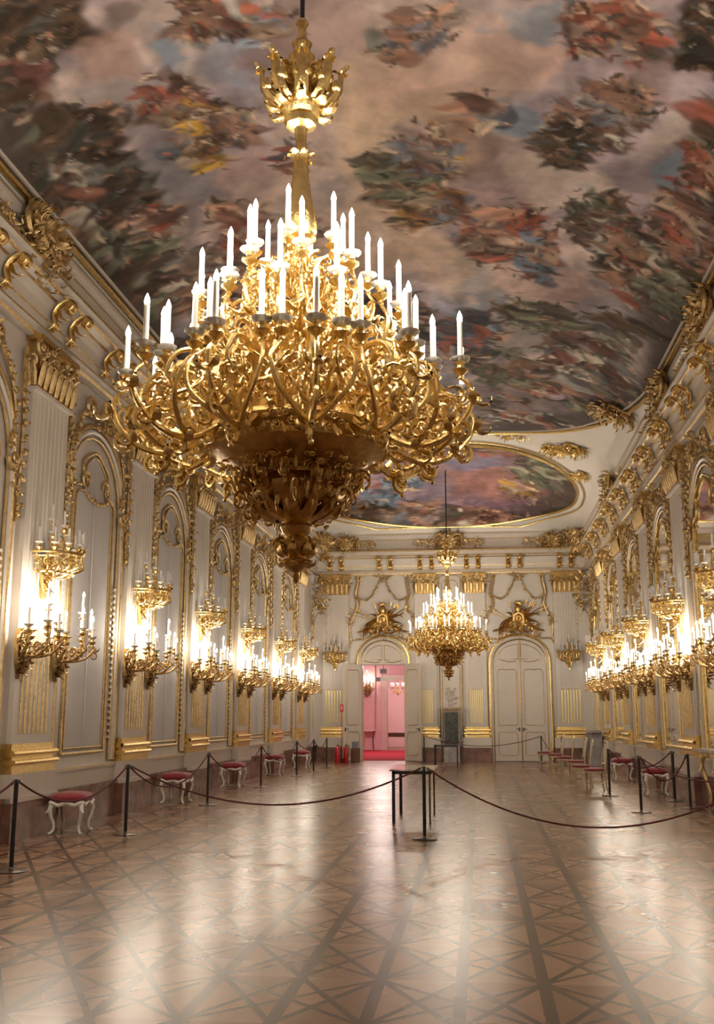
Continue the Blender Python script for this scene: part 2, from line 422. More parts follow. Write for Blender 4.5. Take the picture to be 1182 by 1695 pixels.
def paint_sky(x, y, seed=0):
    wx = x + 2.2 * (fbm(x * .35 + seed, y * .35, 1) - .5); wy = y + 3.0 * (fbm(x * .35 + 9, y * .35 + seed, 3) - .5)
    n1 = fbm(wx * .30 + seed, wy * .22, 0); n2 = fbm(wx * .7 + 5, wy * .5 + seed, 2)
    col = np.tile(np.array([.37, .29, .285]), (len(x), 1))
    col = lerp(col, (.60, .47, .375), sstep(.46, .60, n1) * .85)
    col = lerp(col, (.29, .235, .24), sstep(.50, .70, n2) * .65)
    col = lerp(col, (.32, .35, .42), sstep(.52, .66, fbm(wx * .5 + 40, wy * .4, 6)) * .65)
    e = fbm(wx * .8 + .25 + 7, wy * .6 + .18, 4) - fbm(wx * .8 + 7, wy * .6, 4)       # painted light on the cloud rims
    return np.array([1.20, 1.25, 1.36]) * col * (1 + np.clip(e * 2.4, -.28, .35))[:, None]
def one_stroke(col, x, y, px, py, L, W, th, c, r, alpha=.86):
    dx = x - px; dy = y - py
    sel = np.where((np.abs(dx) < L * 1.4) & (np.abs(dy) < L * 1.4))[0]
    if len(sel) == 0: return
    u = dx[sel] * math.cos(th) + dy[sel] * math.sin(th); v = -dx[sel] * math.sin(th) + dy[sel] * math.cos(th)
    v = v + r.uniform(-.8, .8) * u * u / L + .13 * W * np.sin(u / L * r.uniform(4, 9) + px * 9) + .25 * W * (fbm(x[sel] * 5, y[sel] * 5, 5, 3) - .5)
    Wl = W * (1 - .5 * (u / L) * r.choice((-1, 1)))
    d = (u / L) ** 2 + (v / Wl) ** 2
    t = (1 - sstep(.42 if L > .25 else .3, 1.0, d)) * alpha
    k = r.uniform(2.5, 6); ph = r.uniform(0, 6)
    sh = 1 + .38 * np.clip(v / W, -1, 1) * r.choice((-1, 1)) + .22 * np.sin(v / W * k + u / L * 3 + ph)
    col[sel] = col[sel] * (1 - t[:, None]) + (c[None, :] * sh[:, None]) * t[:, None]
def strokes(col, x, y, items, seed):
    """draped masses first, then small limbs and accents: (cx, cy, rx, ry, amount, palette)"""
    r = random.Random(seed)
    for (cx, cy, rx, ry, n, pal) in items:
        n = int(n * .62); base = r.uniform(-.3, 1.5)
        for k in range(n):
            a = r.uniform(0, 2 * PI); big = k < n * .42
            q = math.sqrt(r.random()) * (.8 if big else 1.15)
            px = cx + rx * q * math.cos(a); py = cy + ry * q * math.sin(a)
            m_ = (rx + ry) / 2
            L = (r.uniform(.28, .62) if big else r.uniform(.09, .24)) * min(1.25, m_ * .55 + .45); W = L * (r.uniform(.3, .6) if big else r.uniform(.18, .45))
            p_ = pal if big or r.random() < .5 else FLE + DK
            c = np.array(r.choice(p_)) * r.choice((.55, .9, 1.1, 1.5)) * r.uniform(.85, 1.15)
            one_stroke(col, x, y, px, py, L, W, base + r.gauss(0, .55 if big else 1.0), c, r)
    return col
def blobs(col, x, y, items):
    wx = x + .7 * (fbm(x * 1.1, y * 1.1, 7) - .5) * 2; wy = y + .9 * (fbm(x * 1.1 + 20, y * 1.1, 8) - .5) * 2
    for (cx, cy, rx, ry, c, amt) in items:
        d = ((wx - cx) / rx) ** 2 + ((wy - cy) / ry) ** 2
        col = lerp(col, tuple(1.3 * q for q in c), (1 - sstep(.30, 1.35, d)) * amt * .85)
    e = fbm(x * .9 + .22 + 3, y * .7 + .16, 6) - fbm(x * .9 + 3, y * .7, 6)
    return col * (1 + np.clip(e * 1.8, -.2, .25))[:, None]
def set_paint(ob, col):
    me = ob.data; at = me.color_attributes.new('paint', 'FLOAT_COLOR', 'POINT')
    buf = np.ones((len(me.vertices), 4), np.float32); buf[:, :3] = np.clip(col, 0.004, .95); at.data.foreach_set('color', buf.ravel())
DK = [(.05, .035, .025), (.09, .055, .035), (.13, .09, .06), (.07, .07, .06)]
RED = [(.34, .10, .06), (.24, .10, .08), (.42, .24, .17), (.14, .08, .065), (.50, .38, .29), (.22, .16, .14)]
YEL = [(.55, .34, .07), (.50, .40, .30), (.32, .24, .2), (.44, .25, .06), (.14, .09, .05), (.55, .40, .28), (.26, .12, .06)]
WHT = [(.50, .46, .38), (.36, .36, .34), (.16, .12, .10), (.44, .28, .20), (.22, .10, .07), (.10, .06, .05)]
FLE = [(.44, .26, .18), (.34, .18, .12), (.16, .09, .07), (.26, .20, .18), (.50, .40, .30), (.18, .19, .22)]
GRN = [(.16, .17, .12), (.10, .11, .08), (.24, .24, .17), (.07, .06, .045), (.20, .12, .08)]
BLU = [(.16, .22, .30), (.22, .27, .33), (.10, .10, .12), (.36, .12, .08), (.40, .28, .20)]
MIX = RED[:3] + WHT[:2] + GRN[:2] + FLE[:3] + DK[:2]
NEAR_BLOBS = [(-0.83,11.45,0.89,1.04,(.30,.20,.185),0.80), (-0.37,12.84,0.66,0.84,(.30,.20,.185),0.70), (-1.21,12.81,0.49,0.97,(.52,.36,.29),0.70), (-0.06,14.12,0.98,2.56,(.62,.46,.33),0.95), (0.64,12.52,0.88,0.94,(.52,.36,.29),0.95), (1.66,11.99,0.68,0.74,(.52,.36,.29),0.90), (-0.75,17.23,0.85,2.15,(.62,.46,.33),0.70), (0.41,17.90,0.78,1.54,(.62,.46,.33),0.70), (0.93,14.35,0.63,1.03,(.20,.125,.10),0.70), (1.87,15.55,0.76,0.78,(.30,.20,.185),0.70), (-2.09,14.62,0.78,1.03,(.52,.36,.29),0.60), (-1.94,15.91,0.76,1.20,(.56,.47,.40),0.50), (-2.05,11.09,0.62,0.63,(.22,.215,.235),0.60), (-3.48,13.52,0.92,0.82,(.22,.215,.235),0.80), (-3.51,11.79,0.50,0.86,(.22,.215,.235),0.60), (-2.79,11.17,0.19,0.36,(.19,.25,.32),0.90), (-2.54,11.49,0.34,0.33,(.56,.47,.40),0.50), (-3.66,10.21,0.60,0.50,(.085,.06,.045),0.85), (-4.43,11.17,0.29,1.00,(.085,.06,.045),0.80), (-3.56,10.86,0.35,0.56,(.36,.20,.15),0.60), (1.53,13.28,0.46,0.41,(.19,.25,.32),0.95), (1.78,11.27,0.43,0.33,(.19,.25,.32),0.80), (3.92,14.01,0.32,0.48,(.19,.25,.32),0.95), (3.44,12.00,0.40,0.70,(.30,.20,.185),0.80), (2.52,15.36,0.90,0.85,(.56,.47,.40),0.80), (3.89,12.94,0.40,0.51,(.56,.47,.40),0.60), (1.30,19.53,0.48,1.20,(.19,.25,.32),0.80), (1.07,18.70,0.69,0.83,(.56,.47,.40),0.60), (2.46,19.19,1.00,1.14,(.52,.36,.29),0.60), (3.38,17.31,0.56,0.91,(.56,.47,.40),0.40), (2.10,21.99,1.40,1.49,(.22,.215,.235),0.60), (3.64,19.57,0.61,1.12,(.22,.215,.235),0.60), (-4.47,14.04,0.53,0.87,(.085,.06,.045),0.80), (-4.33,16.30,0.55,0.85,(.085,.06,.045),0.85), (-3.13,14.56,0.47,0.64,(.22,.215,.235),0.70), (-2.85,16.25,0.54,0.99,(.30,.20,.185),0.60), (4.16,24.29,1.46,1.20,(.085,.06,.045),0.80), (1.64,26.66,1.85,1.60,(.085,.06,.045),0.70), (4.62,18.78,0.51,1.34,(.085,.06,.045),0.60), (-2.09,23.12,2.52,2.37,(.22,.215,.235),0.50)]
NEAR_CLUST = [(-2.86,12.17,0.31,0.54,92,RED), (-2.57,12.78,0.30,0.39,72,YEL), (-2.26,13.09,0.35,0.41,60,FLE), (-2.75,13.63,0.23,0.44,44,YEL), (-3.93,12.07,0.36,0.43,88,WHT), (-4.17,12.05,0.33,0.63,60,DK), (-1.97,10.79,0.41,0.41,80,MIX), (0.54,11.46,0.37,0.35,60,FLE), (2.71,13.49,0.47,0.59,120,WHT), (3.11,12.82,0.44,0.46,100,FLE), (2.46,14.04,0.38,0.56,92,DK), (2.79,11.41,0.47,0.55,120,RED), (3.81,11.20,0.18,0.61,80,DK), (0.22,15.43,0.58,1.37,160,YEL), (0.01,15.01,0.57,0.93,80,GRN), (0.69,16.06,0.40,0.63,52,FLE), (0.47,14.35,0.45,0.69,60,FLE), (1.72,17.19,0.73,1.06,160,RED), (2.22,17.92,0.37,0.76,68,BLU), (3.15,16.07,0.45,0.91,120,GRN), (3.40,16.57,0.54,0.63,68,WHT), (4.35,15.46,0.42,0.84,140,RED), (3.98,17.25,0.60,1.08,140,MIX), (4.63,17.61,0.38,1.00,120,GRN), (2.55,20.71,0.71,0.98,100,GRN), (3.45,22.60,1.06,1.31,140,WHT), (2.80,24.98,1.24,0.92,80,MIX), (-4.19,14.88,0.53,0.75,120,GRN), (-4.17,13.71,0.37,0.65,100,DK), (-3.96,14.76,0.28,0.45,48,RED), (-2.80,16.05,0.45,0.98,60,RED), (-3.63,17.27,0.60,1.04,120,WHT), (-2.95,18.82,0.81,1.54,100,MIX), (-4.49,12.89,0.21,0.54,40,WHT), (-3.82,10.08,0.36,0.49,100,DK), (-0.79,21.35,1.03,1.77,100,MIX), (0.77,22.29,0.94,1.55,100,BLU), (1.60,24.21,0.86,1.34,80,GRN), (4.29,13.83,0.20,0.56,60,RED)]
FAR_BLOBS = [(0.54,33.96,2.37,1.90,(.33,.24,.23),0.90), (1.76,35.60,2.23,1.71,(.42,.22,.15),0.80), (-0.77,35.64,1.26,1.67,(.22,.22,.26),0.80), (3.24,32.59,1.04,2.05,(.12,.11,.08),0.80), (4.04,35.93,0.89,2.68,(.10,.10,.07),0.80), (0.94,33.62,1.19,0.79,(.20,.24,.34),0.70), (-3.12,37.51,1.64,1.27,(.13,.10,.09),0.80)]
FAR_CLUST = [(3.32,33.95,1.08,1.68,120,GRN), (2.81,36.04,1.01,1.17,75,YEL), (0.43,38.44,2.48,0.58,165,MIX), (-1.36,37.97,1.56,0.79,105,FLE), (-3.12,37.51,1.25,1.02,90,DK), (4.18,37.93,0.80,0.93,60,DK), (-2.07,35.78,1.22,1.68,75,BLU), (1.72,32.38,0.94,0.70,36,RED)]

def vault_patch(name, X, Y, nu, nv, closed_u=False):
    Z = vz(X, Y) 
    vs = np.stack([X, Y, Z], 1)
    fs = []
    for j in range(nv - 1):
        for i in range(nu - 1 if not closed_u else nu):
            i2 = (i + 1) % nu
            fs.append((j * nu + i, (j + 1) * nu + i, (j + 1) * nu + i2, j * nu + i2))
    me = bpy.data.meshes.new(name); me.from_pydata(vs.tolist(), [], fs); me.update(); me.materials.append(M['fresco'])
    me.polygons.foreach_set('use_smooth', [True] * len(me.polygons))
    ob = bpy.data.objects.new(name, me); COL.objects.link(ob); return ob
nu, nv = 300, 620
U = np.linspace(-1, 1, nu); U = np.sin(U * PI / 2 * .93) / math.sin(PI / 2 * .93)
Vv = np.linspace(0, 1, nv)
Ug, Vg = np.meshgrid(U, Vv); X = (XE * Ug).ravel(); Yt = yend(X); Y = 4.0 + (Yt - 4.0) * Vg.ravel()
# the part of the vault over and behind the viewer keeps the same painting, on a coarser share of the grid
k0 = int(nv * .06)
Vg2 = Vg.ravel(); Y = np.where(Vg2 < Vv[k0], YB + .2 + (4.0 + (Yt - 4.0) * Vv[k0] - YB - .2) * (Vg2 / Vv[k0]), Y)
fres = vault_patch('ceiling_painting', X, Y, nu, nv)
tag(fres, 'large painted ceiling panel of clouds and draped clusters above the near chandelier', 'painting')
col = paint_sky(X, Y)
col = blobs(col, X, Y, NEAR_BLOBS)
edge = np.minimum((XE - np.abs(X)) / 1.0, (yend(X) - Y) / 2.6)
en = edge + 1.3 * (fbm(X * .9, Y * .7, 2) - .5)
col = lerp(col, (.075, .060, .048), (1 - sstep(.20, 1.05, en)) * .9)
rim = []
rr_ = random.Random(8)
for k in range(15):
    yy = 9.5 + k * 1.15
    for sx in (-1, 1):
        rim.append((sx * rr_.uniform(4.0, 4.7), yy + rr_.uniform(-.5, .5), rr_.uniform(.35, .8), rr_.uniform(.6, 1.1), 42, rr_.choice((GRN, DK, MIX, GRN + RED, DK + WHT))))
for k in range(9):
    xx = -4 + k; rim.append((xx, float(yend(xx)) - rr_.uniform(.6, 1.8), .8, rr_.uniform(.5, .9), 55, rr_.choice((GRN, DK, DK + MIX, GRN + WHT))))
rim += [(rr_.uniform(-3.2, 3.6), rr_.uniform(10, 27), rr_.uniform(.3, .6), rr_.uniform(.3, .7), 26, rr_.choice((FLE, MIX, WHT, BLU, RED + FLE))) for k in range(16)]
col = strokes(col, X, Y, rim, 71)
col = strokes(col, X, Y, [(a, b_, c * 1.15, d * 1.15, int(n * 1.15), p) for a, b_, c, d, n, p in NEAR_CLUST], 17)
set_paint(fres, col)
# far oval
def oval(t, rx=4.42, ry=3.55, cy=35.35, e=2.6):
    c, s = math.cos(t), math.sin(t)
    return rx * abs(c) ** (2 / e) * (1 if c > 0 else -1), cy + ry * abs(s) ** (2 / e) * (1 if s > 0 else -1)
nt_, nr_ = 220, 110
th = np.linspace(0, 2 * PI, nt_, endpoint=False)
ov = np.array([oval(t) for t in th])
X = []; Y = []
for r_ in np.linspace(0.002, 1, nr_):
    X.append(ov[:, 0] * r_); Y.append(35.35 + (ov[:, 1] - 35.35) * r_)
X = np.concatenate(X); Y = np.concatenate(Y)
ff = vault_patch('ceiling_painting', X, Y, nt_, nr_, True)
tag(ff, 'smaller oval ceiling painting above the far chandelier and end wall', 'painting')
col = paint_sky(X * 1.4, Y * 2.2, 13) * np.array([.72, .60, .64])
col = blobs(col, X, Y, FAR_BLOBS) * np.array([.85, .78, .86])
q = np.sqrt((np.abs(X) / 4.42) ** 2.6 + (np.abs(Y - 35.35) / 3.55) ** 2.6)
col = lerp(col, (.10, .08, .06), sstep(.70, 1.0, q + .35 * (fbm(X, Y * 2, 3) - .5)) * .8)
col = strokes(col, X, Y, FAR_CLUST, 23)
set_paint(ff, col)
for o in (fres, ff):
    o.location.z = -.0
# gilt frames of the paintings
P = [(-XE, y, vz1(-XE, y) - .02) for y in np.linspace(YB, 21.5, 12)] + [(x, float(yend(x)), vz1(x, float(yend(x))) - .02) for x in XE * np.sin(np.linspace(-PI / 2, PI / 2, 60))] + [(XE, y, vz1(XE, y) - .02) for y in np.linspace(21.5, YB, 12)]
fr = MB(); fr.tube(P, .055, 8, 0); fr.tube([(x * .985 if abs(x) > 4 else x, y - .13, vz1(x * .985, y - .13) - .01) for x, y, z in P], .035, 6, 1)
f1 = fr.build('frame', [M['gold'], M['paint']], fres)
P2 = [(x * 1.012, 35.35 + (y - 35.35) * 1.03, vz1(x, y) - .02) for x, y in [oval(t) for t in np.linspace(0, 2 * PI, 120, endpoint=False)]]
fr = MB(); fr.tube(P2, .055, 8, 0, closed=True); P3 = [(x * 1.05, min(38.95, 35.35 + (y - 35.35) * 1.1), vz1(x * 1.05, min(38.95, 35.35 + (y - 35.35) * 1.1)) - .0) for x, y, z in P2]
fr.tube(P3, .03, 6, 0, closed=True)
f2 = fr.build('frame', M['gold'], ff)
# gilt sprays in the white corners of the vault
def on_vault(mb, x, y, rz, s):
    """relief laid flat against the vault, facing down"""
    e = .05; dzx = (vz1(x + e, y) - vz1(x - e, y)) / (2 * e); dzy = (vz1(x, y + e) - vz1(x, y - e)) / (2 * e)
    n = V(dzx, dzy, -1).normalized()            # faces down into the room
    yax = -n; xax = V(math.cos(rz), math.sin(rz), 0); xax = (xax - yax * xax.dot(yax)).normalized(); zax = xax.cross(yax)
    R = Matrix((xax, yax, zax)).transposed().to_4x4()
    o = MB().merge(mb, T(x, y, vz1(x, y) - .0) @ R @ Matrix.Scale(s, 4)); return o
spray = clump(2.6, .75, .12, 120, 31, scale=1.0)
scroll(spray, -.6, 0, .4, .06, 1.4); scroll(spray, .6, 0, .4, .06, 1.4, PI, -1)
for sx, rz in ((1, -.95), (-1, .95 + PI)):
    on_vault(spray, sx * 3.7, 30.4, rz, .95).build('rocaille_spray', M['gold'], ceiling)
    on_vault(spray, sx * 4.35, 32.6, rz - sx * .3, .6).build('rocaille_spray', M['gold'], ceiling)
    on_vault(clump(1.5, 1.0, .2, 60, 37), sx * 4.5, 25.2, rz, 1).build('rocaille_cartouche', M['gold_dull'], ceiling)
    on_vault(clump(1.4, .5, .15, 45, 39), sx * 2.2, 30.2, sx * -.2, .9).build('rocaille_cartouche', M['gold'], ceiling)

# ------------------------------------------------------------------ pilasters (local: wall behind at y=0, relief towards -Y)
TN = [2]
def next_trim():
    TN[0] += 1; return 'trim_%d' % (TN[0] - 1)
def capital_mesh(w):
    mb = MB(); h = w / 2
    mb.box(-h + .02, h - .02, -.17, 0, 6.2, 6.9, 1)
    mb.box(-h - .06, h + .06, -.24, 0, 6.88, 6.96, 1)
    mb.box(-h - .02, h + .02, -.2, 0, 6.14, 6.19, 2)
    n = max(4, int(w / .17))
    for i in range(n):
        x = -h + .07 + (w - .14) * i / (n - 1)
        mb.tube([(x, -.18, 6.22), (x, -.215, 6.38), (x, -.24, 6.52), (x, -.27, 6.58)], [.045, .07, .065, .03], 6, 0, flat=.6, nrm=(0, -1, 0))
        leaf(mb, (x, -.2, 6.5), (0, -.3, 1), (0, -1, 0), .3, .12, 1.1)
    for s in (-1, 1):
        scroll(mb, s * (h - .02), 6.76, .13, .035, 1.5, PI / 2, -s, -.2)
        scroll(mb, s * h * .35, 6.72, .10, .028, 1.4, PI / 2, s, -.2)
    mb.merge(clump(w * .8, .42, .16, 34, int(w * 100)), T(0, -.15, 6.74))
    for s in (-1, 1):
        for yy in (-.12, -.04):
            mb.tube([(s * (h - .02), yy, 6.22), (s * (h + .02), yy, 6.4), (s * (h + .06), yy, 6.56)], [.04, .06, .03], 6, 0, flat=.6, nrm=(s, 0, 0))
            leaf(mb, (s * h, yy, 6.5), (s * .3, 0, 1), (s, 0, 0), .3, .12, 1.1)
    return mb
def pilaster_meshes(w):
    h = w / 2
    sh = MB()
    sh.box(-h, h, -.13, 0, 1.25, 6.2)
    # shallow flutes with round stops
    n = 7; fl = MB(); rod = MB(); pitch = (w - .3) / n
    for i in range(n):
        x = -h + .15 + pitch * (i + .5)
        sh.tube([(x + pitch * .36, -.13, 2.72), (x + pitch * .36, -.13, 6.12)], .012, 5, 0)
        if i == 0: sh.tube([(x - pitch * .36, -.13, 2.72), (x - pitch * .36, -.13, 6.12)], .012, 5, 0)
        rod.tube([(x, -.135, 1.38), (x, -.135, 2.6)], .026 * min(1, pitch / .13), 8, 0, flat=.7, nrm=(0, -1, 0))
        blob(rod, (x, -.135, 2.61), .034 * min(1, pitch / .13), 0, 8)
    base = MB()
    for z0, z1, e, o in ((1.17, 1.25, .03, .03), (1.08, 1.17, .08, .07), (1.04, 1.08, .03, .04), (.97, 1.04, .10, .09), (.86, .97, .06, .06)):
        base.box(-h - e, h + e, -.13 - o, 0, z0, z1)
    for z, o in ((1.125, .2), (1.005, .22)):
        base.tube([(-h - .08, -o + .005, z), (h + .08, -o + .005, z)], .035, 8)
    pl = MB(); pl.box(-h - .12, h + .12, -.22, 0, .5, .86); pl.box(-h - .12, h + .12, -.235, 0, .5, .56)
    soc = MB(); soc.box(-h - .14, h + .14, -.25, 0, 0, .5)
    return sh, rod, base, pl, soc
PROTO = {}
def pilaster(w, loc, rz, label):
    if w not in PROTO:
        root = empty(next_trim(), loc, rz); sh, rod, base, pl, soc = pilaster_meshes(w)
        sh.build('shaft', M['paint'], root, smooth=False); rod.build('gilt_fluting', M['gold_dull'] if w > 1.2 else M['gold_lit'], root)
        base.build('gilt_base', M['gold'], root); pl.build('plinth', M['paint'], root, smooth=False); soc.build('socle', M['marble'], root, smooth=False)
        capital_mesh(w).build('capital', [M['gold_dull'], M['gold_dark'], M['paint']], root)
        PROTO[w] = snapshot(root)
    else:
        root = copy_tree(PROTO[w]); root.name = next_trim(); root.location = loc; root.rotation_euler[2] = rz
    tag(root, label, 'pilaster', 'fluted pilasters of the hall', st); return root
for i, y in enumerate(LP): pilaster(1.3, (-WX, y, 0), PI / 2, ('cream pilaster with gilt base on the left wall, ' + VIS[i] + ' in view') if i else 'cream pilaster on the left wall just outside the picture')
for i, y in enumerate(RP): pilaster(1.3, (WX, y, 0), -PI / 2, ('cream pilaster with gilt base on the right wall, ' + VIS[i] + ' in view') if i else 'cream pilaster on the right wall just outside the picture')
pilaster(1.05, (-4.38, YE, 0), 0, 'single cream pilaster left of the open door on the end wall')
pilaster(1.05, (4.38, YE, 0), 0, 'single cream pilaster right of the closed door on the end wall')
pilaster(.8, (-.93, YE, 0), 0, 'narrow cream pilaster left of the central niche')
pilaster(.8, (.93, YE, 0), 0, 'narrow cream pilaster right of the central niche')

# ------------------------------------------------------------------ bays
def arch(w, z0, zs, zt, y=0, k=14, belly=0):
    p = [(-w, y, z0)] + [(-w - belly * math.sin(PI * i / 6), y, z0 + (zs - z0) * i / 6) for i in range(1, 6)]
    for i in range(k + 1):
        a = PI * i / k; p.append((-w * math.cos(a), y, zs + (zt - zs) * math.sin(a) ** .85))
    p += [(w + belly * math.sin(PI * i / 6), y, z0 + (zs - z0) * i / 6) for i in range(5, 0, -1)] + [(w, y, z0)]
    return p
def ogee(w, z0, zs, y=0):
    half = [(-w, z0), (-w, zs - .5), (-w + .02, zs - .1), (-w + .16, zs), (-w + .30, zs + .02), (-w + .38, zs + .18), (-w + .36, zs + .42), (-.18, zs + .62), (0, zs + .66)]
    pts = half + [(-x, z) for x, z in half[-2::-1]]
    P = catmull([(x, y, z) for x, z in pts], 4); return P
def bay_common(root, hw=1.44, seed=1):
    g = MB()
    out = arch(hw - .12, .9, 4.9, 6.35, -.05)
    g.tube(out, .042, 7, 0); g.tube(arch(hw - .25, .9, 4.85, 6.15, -.03), .025, 6, 0)
    g.build('arch_moulding', M['gold_dull'], root)
    w_ = MB(); w_.tube(arch(hw - .185, .9, 4.87, 6.25, -.035), .045, 6); w_.build('inner_band', M['paint'], root)
    for s in (-1, 1):
        k = MB(); k.merge(clump(.26, .7, .14, 20, 41), T(s * (hw - .12), -.06, 4.75))
        scroll(k, s * (hw - .2), 5.04, .16, .04, 1.3, PI, s, -.08)
        k.build('spring_ornament', M['gold_dull'], root)
    k = MB(); k.merge(clump(.9, .55, .2, 46, 43), T(0, -.08, 6.5)); scroll(k, -.5, 6.55, .22, .045, 1.4, 0, 1, -.08); scroll(k, .5, 6.55, .22, .045, 1.4, PI, -1, -.08)
    k.build('rocaille_ornament', M['gold_dull'], root)
    for s in (-1, 1):
        garland([(s * .35, -.08, 6.5), (s * .85, -.08, 6.35), (s * 1.18, -.08, 5.75), (s * 1.12, -.08, 5.2)], .13, .13, 5).build('garland', M['gold_dull'], root)
        garland([(s * (hw - .05), -.1, 6.7), (s * (hw - .08), -.1, 6.1), (s * (hw - .03), -.1, 5.5), (s * (hw - .06), -.1, 4.2)], .12, .14, 8 + s).build('hanging_garland', M['gold_dull'], root)
    d = MB(); d.box(-hw + .02, hw - .02, -.06, 0, .56, .84); d.box(-hw + .02, hw - .02, -.10, 0, .80, .86)
    d.build('dado', M['paint'], root, smooth=False)
    d = MB(); d.box(-hw + .02, hw - .02, -.104, -.03, .83, .85); d.build('dado_fillet', M['gold_dull'], root, smooth=False)
def window_bay():
    root = empty('window_1'); bay_common(root)
    f = MB()
    f.tube(ogee(.90, 1.05, 5.25, -.03), .028, 6); f.tube([(-.9, -.03, 1.05), (.9, -.03, 1.05)], .028, 6)
    f.tube(ogee(.80, 1.13, 5.17, -.035), .016, 6); f.tube([(-.8, -.035, 1.13), (.8, -.035, 1.13)], .016, 6)
    f.build('window_frame', M['gold_dull'], root)
    s = MB()
    P = ogee(.78, 1.15, 5.15); s.prism([(p.x, p.z) for p in P], -.03, 0)
    s.box(-.006, .006, -.045, 0, 1.15, 5.7)
    s.build('shutter', M['shutter'], root, smooth=False)
    r = MB()
    for i in range(26):
        z = 1.25 + i * .052 * 2.0
        for sx in (-1, 1): r.box(sx * 1.13 - .04, sx * 1.13 + .04, -.045, 0, z, z + .045)
        if z > 3.7: break
    r.build('ribbed_jamb', M['paint2'], root, smooth=False)
    g = MB(); scroll(g, -.45, 5.35, .2, .03, 1.3, 0, 1, -.04); scroll(g, .45, 5.35, .2, .03, 1.3, PI, -1, -.04)
    g.merge(garland([(-.55, -.04, 5.2), (-.2, -.05, 5.08), (.2, -.05, 5.08), (.55, -.04, 5.2)], .12, .1, 12))
    g.build('gilt_crest', M['gold_dull'], root)
    return root
wb = window_bay(); wsnap = snapshot(wb)
for i, y in enumerate(LB):
    o = wb if i == 0 else copy_tree(wsnap); o.name = 'window_%d' % (i + 1)
    o.location = (-WX, y, 0); o.rotation_euler[2] = PI / 2
    tag(o, 'arched window with closed grey-white shutters in gilt frame, %s on the left wall' % ORD[i], 'window', 'shuttered windows of the left wall', st)
def mirror_bay():
    root = empty('wall_mirror'); bay_common(root)
    f = MB(); f.tube(ogee(.95, .98, 5.25, -.05), .035, 7); f.tube([(-.95, -.05, .98), (.95, -.05, .98)], .035, 7)
    f.tube(ogee(1.06, .90, 5.32, -.04), .02, 6); f.build('mirror_frame', M['gold'], root)
    s = MB(); P = ogee(.94, .99, 5.24); s.prism([(p.x, p.z) for p in P], -.04, -.01); s.build('mirror_glass', M['mirror'], root, smooth=False)
    g = MB()
    for z in (2.35, 3.75): g.box(-.93, .93, -.046, -.04, z, z + .012)
    g.build('glass_joint', M['paint2'], root, smooth=False)
    return root
wm = mirror_bay(); msnap = snapshot(wm)
for i, y in enumerate(RB):
    o = wm if i == 0 else copy_tree(msnap)
    o.location = (WX, y, 0); o.rotation_euler[2] = -PI / 2
    tag(o, ('tall arched mirror in gilt frame on the right wall, %s in view' % VIS[i]) if i else 'tall arched mirror on the right wall outside the picture', 'mirror', 'arched mirrors of the right wall')

# rounded-corner gilt ornament at the two far corners
for s, nm in ((-1, 'left'), (1, 'right')):
    root = tag(empty(next_trim(), (s * 5.0, YE - .25, 0), -s * PI / 4), 'tall gilt corner ornament where the end wall meets the %s wall' % nm, 'corner ornament', kind=st)
    p = MB(); p.box(-.38, .38, -.04, .25, .56, 6.93); p.build('corner_panel', M['paint'], root, smooth=False)
    g = MB(); g.tube(arch(.26, 1.1, 4.6, 5.5, -.05), .02, 6)
    g.merge(clump(.6, 1.7, .25, 70, 51), T(0, -.05, 6.2)); g.merge(garland([(-.3, -.06, 6), (-.33, -.06, 5), (-.3, -.06, 4.2)], .12, .14, 3)); g.merge(garland([(.3, -.06, 6), (.33, -.06, 5), (.3, -.06, 4.2)], .12, .14, 4))
    g.build('rocaille_ornament', M['gold_dull'], root)

# ------------------------------------------------------------------ doors in the end wall
def panel_lines(mb, x0, x1, z0, z1, y, r=.014, top=True):
    w = x1 - x0; c = min(.1, w * .22)
    pts = [(x0, z0 + c), (x0, z1 - c)]
    pts += [(x0 + c * .5, z1 - c * .2), (x0 + w * .3, z1), (x0 + w * .5, z1 - .03), (x0 + w * .7, z1), (x1 - c * .5, z1 - c * .2), (x1, z1 - c), (x1, z0 + c)]
    pts += [(x1 - c * .5, z0 + c * .2), (x0 + w * .7, z0), (x0 + w * .5, z0 + .03), (x0 + w * .3, z0), (x0 + c * .5, z0 + c * .2)]
    mb.tube([(x, y, z) for x, z in pts], r, 6, closed=True)
def leaf_door(root, hinge_x, sgn, ang, w, h, bottom=.02):
    """door leaf: hinge at hinge_x, extends sgn*w, opened into the hall by ang"""
    e = empty('door_leaf', (hinge_x, -.05, 0), sgn * -ang, root)
    b = MB(); b.box(min(0, sgn * w), max(0, sgn * w), -.03, .03, bottom, h); 
    d = b.build('panel', M['paint2'], e, smooth=False)
    g = MB()
    for ys in (-.035, .035):
        x0, x1 = sorted((sgn * .13, sgn * (w - .13)))
        panel_lines(g, x0, x1, .22, 1.08, ys); panel_lines(g, x0, x1, 1.3, min(h - .15, 3.35), ys)
        if h > 3.56: g.tube([(x0 - .05, ys, 3.4), (x1 + .05, ys, 3.4)], .01, 5)
    g.build('panel_moulding', M['gold_dull'], e)
    hd = MB()
    for ys, q in ((-.03, -1), (.03, 1)):
        x = sgn * (w - .07); hd.lathe([(.022, -.07), (.022, .07)], 8, (x, ys + q * .006, 1.15)); hd.tube([(x, ys, 1.18), (x, ys + q * .06, 1.18), (x - sgn * .12, ys + q * .06, 1.17)], .012, 6)
    hd.build('door_handle', M['bronze'], e)
    return e
